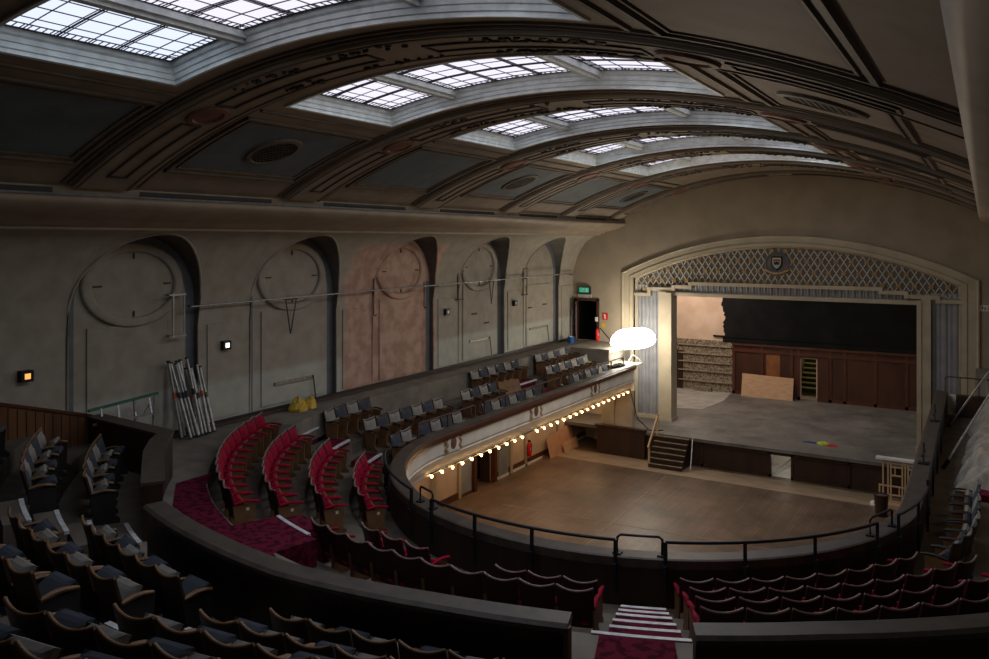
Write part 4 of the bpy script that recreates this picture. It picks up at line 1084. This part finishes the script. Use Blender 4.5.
# bundle of poles leaning on the wall
rnd = random.Random(3)
for i in range(14):
    y0 = 10.98 + i * .052 + rnd.uniform(-.03, .03); hgt = 1.55 if i < 8 else 1.4; dy = rnd.uniform(-.12, .06)
    base = (-8.18 + rnd.uniform(-.12, .12), y0 + .06 * (i % 2), 4.02); top = (-8.62, y0 + dy, 4.02 + hgt + rnd.uniform(-.04, .06))
    t = empty('prop_pole', base, 0, f'galvanised steel prop leaning on left wall, {ORD[i]} from the left', 'pole', 'steel props leaning against the left wall')
    d = [top[j] - base[j] for j in range(3)]
    k = MB(); k.tube([(0, 0, 0), tuple(x * .55 for x in d)], .034, 7); k.build('outer_tube', M['green'] if i % 5 == 4 else M['steel'], t, True)
    k = MB(); k.tube([tuple(x * .55 for x in d), tuple(d)], .026, 7); k.build('inner_tube', M['steel'], t, True)
    k = MB(); k.lathe((d[0], d[1], d[2]), [(.045, -.012), (.045, .012)], 8); k.build('end_plate', M['iron'], t)
    k = MB(); k.lathe((0, 0, .01), [(.05, -.01), (.05, .01)], 8); k.build('foot_plate', M['iron'], t)
    k = MB(); k.tube([tuple(x * .52 for x in d), tuple(x * .60 for x in d)], .042, 7); k.build('collar', M['orange'] if i % 4 == 0 else (M['green'] if i % 4 == 1 else M['iron']), t)
# trestle / step ladder lying at the left wall
t = empty('step_ladder', (-8.3, 8.95, 4.6), 0, 'aluminium ladder with green stiles propped sideways along the left wall', 'ladder')
k = MB(); k.bar((0, 0, .35), (0, 1.5, .45), .05, .05); k.build('upper_stile', M['green'], t)
k = MB(); k.bar((.15, .0, .10), (.15, 1.45, .08), .04, .04); k.build('lower_stile', M['steel'], t)
for y in (.2, .55, .9, 1.25):
    k = MB(); k.bar((0, y + .05, .38), (.15, y, .09), .03, .03); k.build('rung', M['steel'], t)
k = MB(); k.bar((0, 1.42, .44), (.1, 1.3, -.5), .04, .04); k.bar((.1, .9, .4), (.1, .95, -.5), .04, .04); k.bar((0, 1.45, .44), (.05, 1.15, .1), .025, .025); k.build('leg', M['steel'], t)
# yellow bags
for i, (y, s_) in enumerate(((14.35, 1.), (14.75, .8))):
    k = MB(); heap(k, (-8.25, y, 3.985), .22 * s_, .26 * s_, .34 * s_, 11 + i, 12, 6); tag(k.build('plastic_bag', M['yellow']), ('larger' if i == 0 else 'smaller') + ' crumpled yellow plastic bag on the floor under the second arch', 'bag', 'yellow bags by the left wall')
# exit door, sign, fire signs, extinguisher
t = struct(empty('door_2', (-7.99, 30.8, 4.0)))
k = MB(); k.box(-.62, -.50, -.07, .1, 0, 1.72); k.box(.42, .52, -.07, .1, 0, 1.72); k.box(-.62, .52, -.07, .1, 1.64, 1.74); k.build('door_frame', M['panelwood'], t)
k = MB(); k.hexa([(-.5, .0, .02), (-.46, .04, .02), (-.30, -.5 + .05, .02), (-.34, -.5, .02), (-.5, .0, 1.64), (-.46, .04, 1.64), (-.30, -.45, 1.64), (-.34, -.5, 1.64)]); k.build('door_leaf', M['panelwood'], t)
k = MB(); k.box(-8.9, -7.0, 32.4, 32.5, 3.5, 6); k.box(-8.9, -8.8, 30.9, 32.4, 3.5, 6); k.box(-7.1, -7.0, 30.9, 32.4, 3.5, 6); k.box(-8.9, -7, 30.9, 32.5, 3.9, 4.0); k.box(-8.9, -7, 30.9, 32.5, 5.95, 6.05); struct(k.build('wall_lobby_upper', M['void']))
t = empty('exit_sign', (-8.1, 30.68, 6.1), 0, 'illuminated green emergency exit sign above the brown door', 'sign')
k = MB(); k.box(-.26, .26, -.03, .1, -.13, .13); k.build('sign_box', M['black'], t)
k = MB(); k.box(-.22, .22, -.04, -.03, -.1, .1); k.build('sign_face', M['signgreen'], t)
k = MB(); k.ball((-.03, -.045, .06), .02, .005, .02, 8, 4)
for a, b in (((-.03, .04), (-.06, -.02)), ((-.06, -.02), (-.02, -.08)), ((-.06, -.02), (-.12, -.07)), ((-.04, .03), (.02, .01)), ((-.04, .03), (-.1, .02))): k.bar((a[0], -.045, a[1]), (b[0], -.045, b[1]), .005, .018)
k.box(.08, .15, -.046, -.041, -.08, .08); k.build('running_figure', M['white'], t)
k = MB(); k.box(-.3, .3, -.01, .1, -.32, -.18); k.build('sign_base', M['concrete'], t)
k = MB(); k.box(-7.32, -7.08, 30.77, 30.79, 4.88, 5.16); fs = tag(k.build('fire_sign', M['signred']), 'small red fire sign with white symbol right of the brown door', 'sign')
k = MB(); k.bar((-7.2, 30.765, 4.92), (-7.2, 30.765, 5.07), .005, .05); k.ball((-7.22, 30.765, 5.09), .05, .005, .03, 8, 4); k.build('symbol', M['white'], fs)
k = MB(); k.box(-7.36, -7.18, 30.77, 30.79, 4.58, 4.74); tag(k.build('warning_sign', M['yellow']), 'small yellow notice below the red fire sign', 'sign')
k = MB(); k.box(-7.62, -7.5, 30.70, 30.73, 4.8, 4.98); tag(k.build('white_notice', M['white']), 'small white notice on the right jamb of the brown door', 'sign')
def extinguisher(loc, lab, s_=1.):
    t = empty('fire_extinguisher', loc, 0, lab, 'fire extinguisher')
    k = MB(); k.lathe((0, 0, 0), [(.07 * s_, 0), (.075 * s_, .03), (.075 * s_, .38 * s_), (.05 * s_, .44 * s_), (.025 * s_, .47 * s_)], 12); k.build('cylinder', M['signred'], t, True)
    k = MB(); k.box(-.05, .05, -.02, .02, .46 * s_, .53 * s_); k.tube([(0, 0, .48 * s_), (.1, 0, .42 * s_), (.09, 0, .15 * s_)], .012, 5); k.build('valve_and_hose', M['black'], t)
    k = MB(); k.box(.03, .08, -.04, .04, .2 * s_, .3 * s_); k.build('label_plate', M['white'], t)
extinguisher((-7.42, 30.5, 4.02), 'red fire extinguisher hanging right of the brown exit door', 1.1)
extinguisher((-7.85, 25.45, .35), 'red fire extinguisher on the stalls wall under the bulbs', 1.1)
t = empty('mop_bucket', (-8.2, 29.6, 3.985), 0, 'blue bucket with a mop standing by the brown door', 'bucket')
k = MB(); k.lathe((0, 0, 0), [(.11, 0), (.15, .24), (.16, .25), (.14, .25), (.1, .02)], 14, False); k.build('bucket', M['blue'], t, True)
k = MB(); k.tube([(0, 0, .05), (-.12, .35, 1.35)], .015, 5); k.build('mop_handle', M['steel'], t)
k = MB(); heap(k, (0, 0, .2), .12, .12, .1, 9); k.build('mop_head', M['white'], t)
# low parapet box at the end of the left balcony, work light standing on it
t = struct(empty('wall_box', (-6.6, 28.9, 3.4)))
k = MB(); k.box(-.75, .55, -.1, 1.2, -.5, .42); k.build('box_wall', M['concrete'], t)
k = MB(); k.box(-.80, .6, -.14, 1.24, .42, .46); k.build('box_cap', M['cream'], t)
k = MB(); k.box(.1, .3, -.125, -.10, -.05, .3); k.build('dark_jacket_on_hook', M['black2'], t)
t = empty('work_light', (-5.3, 29.05, 3.45), 0, 'work light at the end of left balcony, its bright glare shaped as an oval', 'work light')
k = MB(); m_ = 20; prof = []
for i in range(11):
    a = -pi / 2 + pi * i / 10; prof.append((max(.001, cos(a) ** .7 if cos(a) > 0 else .001), sin(a) * (.30 if a < 0 else .52)))
k.grid([[(r * .92 * cos(2 * pi * j / m_), r * .40 * sin(2 * pi * j / m_),   .85 + z + .12 * r * cos(2 * pi * j / m_)) for j in range(m_)] for r, z in prof], True)
k.build('glare_oval', M['worklamp'], t, True)  # solid oval in the shape of the floodlight's blown-out glare
k = MB(); k.tube([(0, 0, 0.05), (0, 0, .60)], .03, 8); k.build('mast', M['steel'], t)
for a in (0, 120, 240):
    k = MB(); k.tube([(0, 0, .35), (.42 * cos(R(a + 20)), .42 * sin(R(a + 20)), .02)], .016, 5); k.build('tripod_leg', M['steel'], t)
k = MB(); k.tube([(-.9, .1, .75), (-1.5, .3, 1.25)], .025, 6); k.build('side_arm', M['black'], t)
k = MB(); k.box(-6.9, -5.1, 28.35, 29.6, 3.38, 3.43); struct(k.build('end_ledge', M['cream']))
k = MB(); k.tube([(-5.15, 28.4, 2.6), (-5.0, 28.35, 2.1), (-4.85, 28.4, 1.5), (-4.5, 28.7, 1.05), (-4.1, 29.1, 1.02)], .018, 5); tag(k.build('hanging_cable', M['black']), 'dark cable hanging from the left balcony end down to the stage', 'cable')
k = MB(); heap(k, (-5.35, 27.7, 3.51), .2, .55, .12, 5, 16, 4); k.v = [(min(-5.1, x), y, z) for x, y, z in k.v]; tag(k.build('dark_cap_hollow', M['black2']), 'dark mound standing in for the dark hollow of the left balcony cap end', 'cloth')  # dark mound added where the cap end has a dark interior
# stacked brown panels among the seats
for i in range(3):
    k = MB(); k.box(-.22, .22, -.02, .02, 0, .7); o = k.build('loose_seat_back', M['ply' if False else 'seatwood']); o.location = (-6.6 + .02 * i, 21.75 + .33 * i, 3.06); o.rotation_euler = (R(-28), R(8), R(75))
    tag(o, f'loose brown wooden seat back leaning in the left balcony, {ORD[i]} from the left', 'panel', 'loose wooden seat backs')
# crumpled dust sheets on the right balcony
def sheet(name, x0, x1, y0, y1, zf, seed, lab):
    rnd = random.Random(seed); n_, m_ = 44, 44; k = MB(); rows = []
    ph = [rnd.uniform(0, 6) for _ in range(8)]
    for i in range(n_):
        r = []
        for j in range(m_):
            u, v = i / (n_ - 1), j / (m_ - 1)
            e = min(u, 1 - u, v, 1 - v); hgt = min(1, (e / .22)) ** .6
            rp = .09 * sin(14 * u + 5 * v + ph[0]) + .07 * sin(9 * v - 7 * u + ph[1]) + .05 * sin(23 * u + 17 * v + ph[2]) + .03 * sin(37 * v + ph[3]) - .10 * abs(sin(11 * u - 6 * v + ph[6])) - .07 * abs(sin(19 * v + 8 * u + ph[7])) + rnd.uniform(-.018, .018)
            r.append((x0 + (x1 - x0) * u + .05 * sin(11 * v + ph[4]), y0 + (y1 - y0) * v + .05 * sin(9 * u + ph[5]), zf(u, v) + hgt * (.72 + rp)))
        rows.append(r)
    k.grid(rows); tag(k.build(name, M['tarp'], None, True), lab, 'dust sheet', 'grey dust sheets over the right balcony seats')
sheet('dust_sheet', 5.68, 7.6, 18.8, 21.1, lambda u, v: 2.75 + .5 * u, 1, 'crumpled grey dust sheet over right balcony seats, nearest the camera')
sheet('dust_sheet', 5.78, 8.3, 21.3, 23.7, lambda u, v: 2.75 + .6 * u, 2, 'crumpled grey dust sheet over right balcony seats, the middle one')
sheet('dust_sheet', 5.85, 8.4, 23.9, 27.6, lambda u, v: 2.75 + .65 * u, 3, 'crumpled grey dust sheet over right balcony seats, nearest the stage')
t = empty('ladder', (5.4, 21.7, 2.8), 0, 'long wide metal ladder leaning from the right balcony floor towards the right wall', 'ladder')
k = MB(); k.tube([(0, 0, 0), (2.7, .85, 5.2)], .024, 7); k.build('stile', M['steel'], t)
k = MB(); k.tube([(-.05, 4.9, .0), (2.7, 2.95, 4.9)], .024, 7); k.build('stile', M['steel'], t)
for f in (.33, .45, .57, .7, .83, .95):
    k = MB(); k.bar((2.7 * f, .85 * f, 5.2 * f), (-.05 + 2.75 * f, 4.9 - 1.95 * f, 4.9 * f), .03, .03); k.build('rung', M['steel'], t)
for p in ((0, 0, 0), (-.05, 4.9, 0)):
    k = MB(); k.tube([p, (p[0] + .12, p[1], .22)], .05, 7); k.build('rubber_foot', M['black'], t)
# timber frames, bin in the stalls
t = empty('stage_flat', (4.05, 27.75, 0), 0, 'pale timber stage flat frames with a white painted top beside the stage front', 'frame')
k = MB()
for x in (-.52, -.38, -.3, .02, .10, .18, .5): k.box(x - .022, x + .022, -.02, .02, 0, 1.34)
for z, x0, x1 in ((.05, -.52, .5), (.25, -.62, .5), (.52, -.62, .5), (.86, -.3, .0), (1.12, -.3, .0), (.86, .18, .5), (1.1, .18, .5), (1.28, -.52, .5)): k.box(x0, x1, -.018, .022, z - .02, z + .02)
k.box(-.2, -.17, -.02, .02, .86, 1.12); k.box(.33, .36, -.02, .02, .86, 1.12); k.box(-.64, -.60, -.02, .02, .2, .55); k.box(-.08, -.05, -.02, .02, .25, .52); k.box(.38, .41, -.02, .02, .25, .52)
k.build('studs', M['pinewood'], t)
k = MB(); k.box(-.72, .62, -.12, .14, 1.34, 1.40); k.build('white_top', M['white'], t)
k = MB(); k.box(-.55, .55, -.3, .3, 0, .02); k.build('base_board', M['ply'], t)
k = MB(); heap(k, (3.35, 27.3, 0.008), .16, .14, .14, 21); tag(k.build('rag', M['white']), 'crumpled white rag on the floor left of the timber frames', 'cloth')
t = empty('litter_bin', (3.62, 26.3, 0), 0, 'dark litter bin on the stalls floor just beyond the small hoop rail', 'bin')
k = MB(); k.lathe((0, 0, 0), [(.16, 0), (.2, .62), (.22, .64), (.18, .64), (.15, .05)], 12, False); k.build('bin_body', M['dwood'], t)
k = MB(); k.lathe((0, 0, .55), [(.185, 0), (.185, .06), (.0, .1)], 12, False); k.build('bin_liner', M['capwood'], t)
# boards leaning on the stalls wall
def leaner(name, pts, thick, loc, rot, m, lab):
    k = MB(); k.prism(pts, 'y', 0, thick); o = k.build(name, m); o.location = loc; o.rotation_euler = rot; return tag(o, lab, 'board')
leaner('leaning_board', [(0, 0), (2.25, .0), (2.2, .92), (.1, .75)], .03, (-7.62, 26.7, .005), (R(-18), 0, R(90)), M['pinkply'], 'pinkish brown board leaning on the stalls wall under the bulbs')
leaner('leaning_board', [(0, 0), (1.2, .0), (1.2, .42), (.0, .36)], .03, (-7.50, 27.7, .005), (R(-18), 0, R(90)), M['ply'], 'smaller paler board leaning in front of the pinkish brown board')
leaner('leaning_board', [(0, 0), (.62, .0), (.62, .85), (.0, .85)], .03, (-7.45, 30.25, .005), (R(-12), 0, 0), M['concrete'], 'pale grey upright board standing beside the dark timber stage box')
# dark strip panels on right wall: notice starting NO
n0 = box_obj('wall_notice', (6.1, 6.7, 30.77, 30.79, 5.86, 6.06), M['tag']); tag(n0, 'small white notice with dark letters on the end wall right of the proscenium', 'sign')
k = MB(); yb_ = 30.765
for a, b in (((6.18, 5.90), (6.18, 6.02)), ((6.18, 6.02), (6.27, 5.90)), ((6.27, 5.90), (6.27, 6.02))): k.bar((a[0], yb_, a[1]), (b[0], yb_, b[1]), .008, .022)
k.build('letter_n', M['iron'], n0)
k = MB(); k.tube([(6.39 + .05 * cos(t_ * pi / 6), yb_, 5.96 + .06 * sin(t_ * pi / 6)) for t_ in range(13)], .011, 5); k.build('letter_o', M['iron'], n0)
# rolled pipes along the parapet foot, left
k = MB(); k.tube([(-8.2, 8.4, 4.02), (-8.3, 10.6, 4.02)], .05, 8); tag(k.build('floor_pipe', M['steel']), 'grey pipe lying on the walkway floor under the first arch', 'pipe')
for pr in PR_.values():
    if not pr[2]:
        for c, g in pr[1]:
            for x in g: bpy.data.objects.remove(x)
            bpy.data.objects.remove(c)
        bpy.data.objects.remove(pr[0])
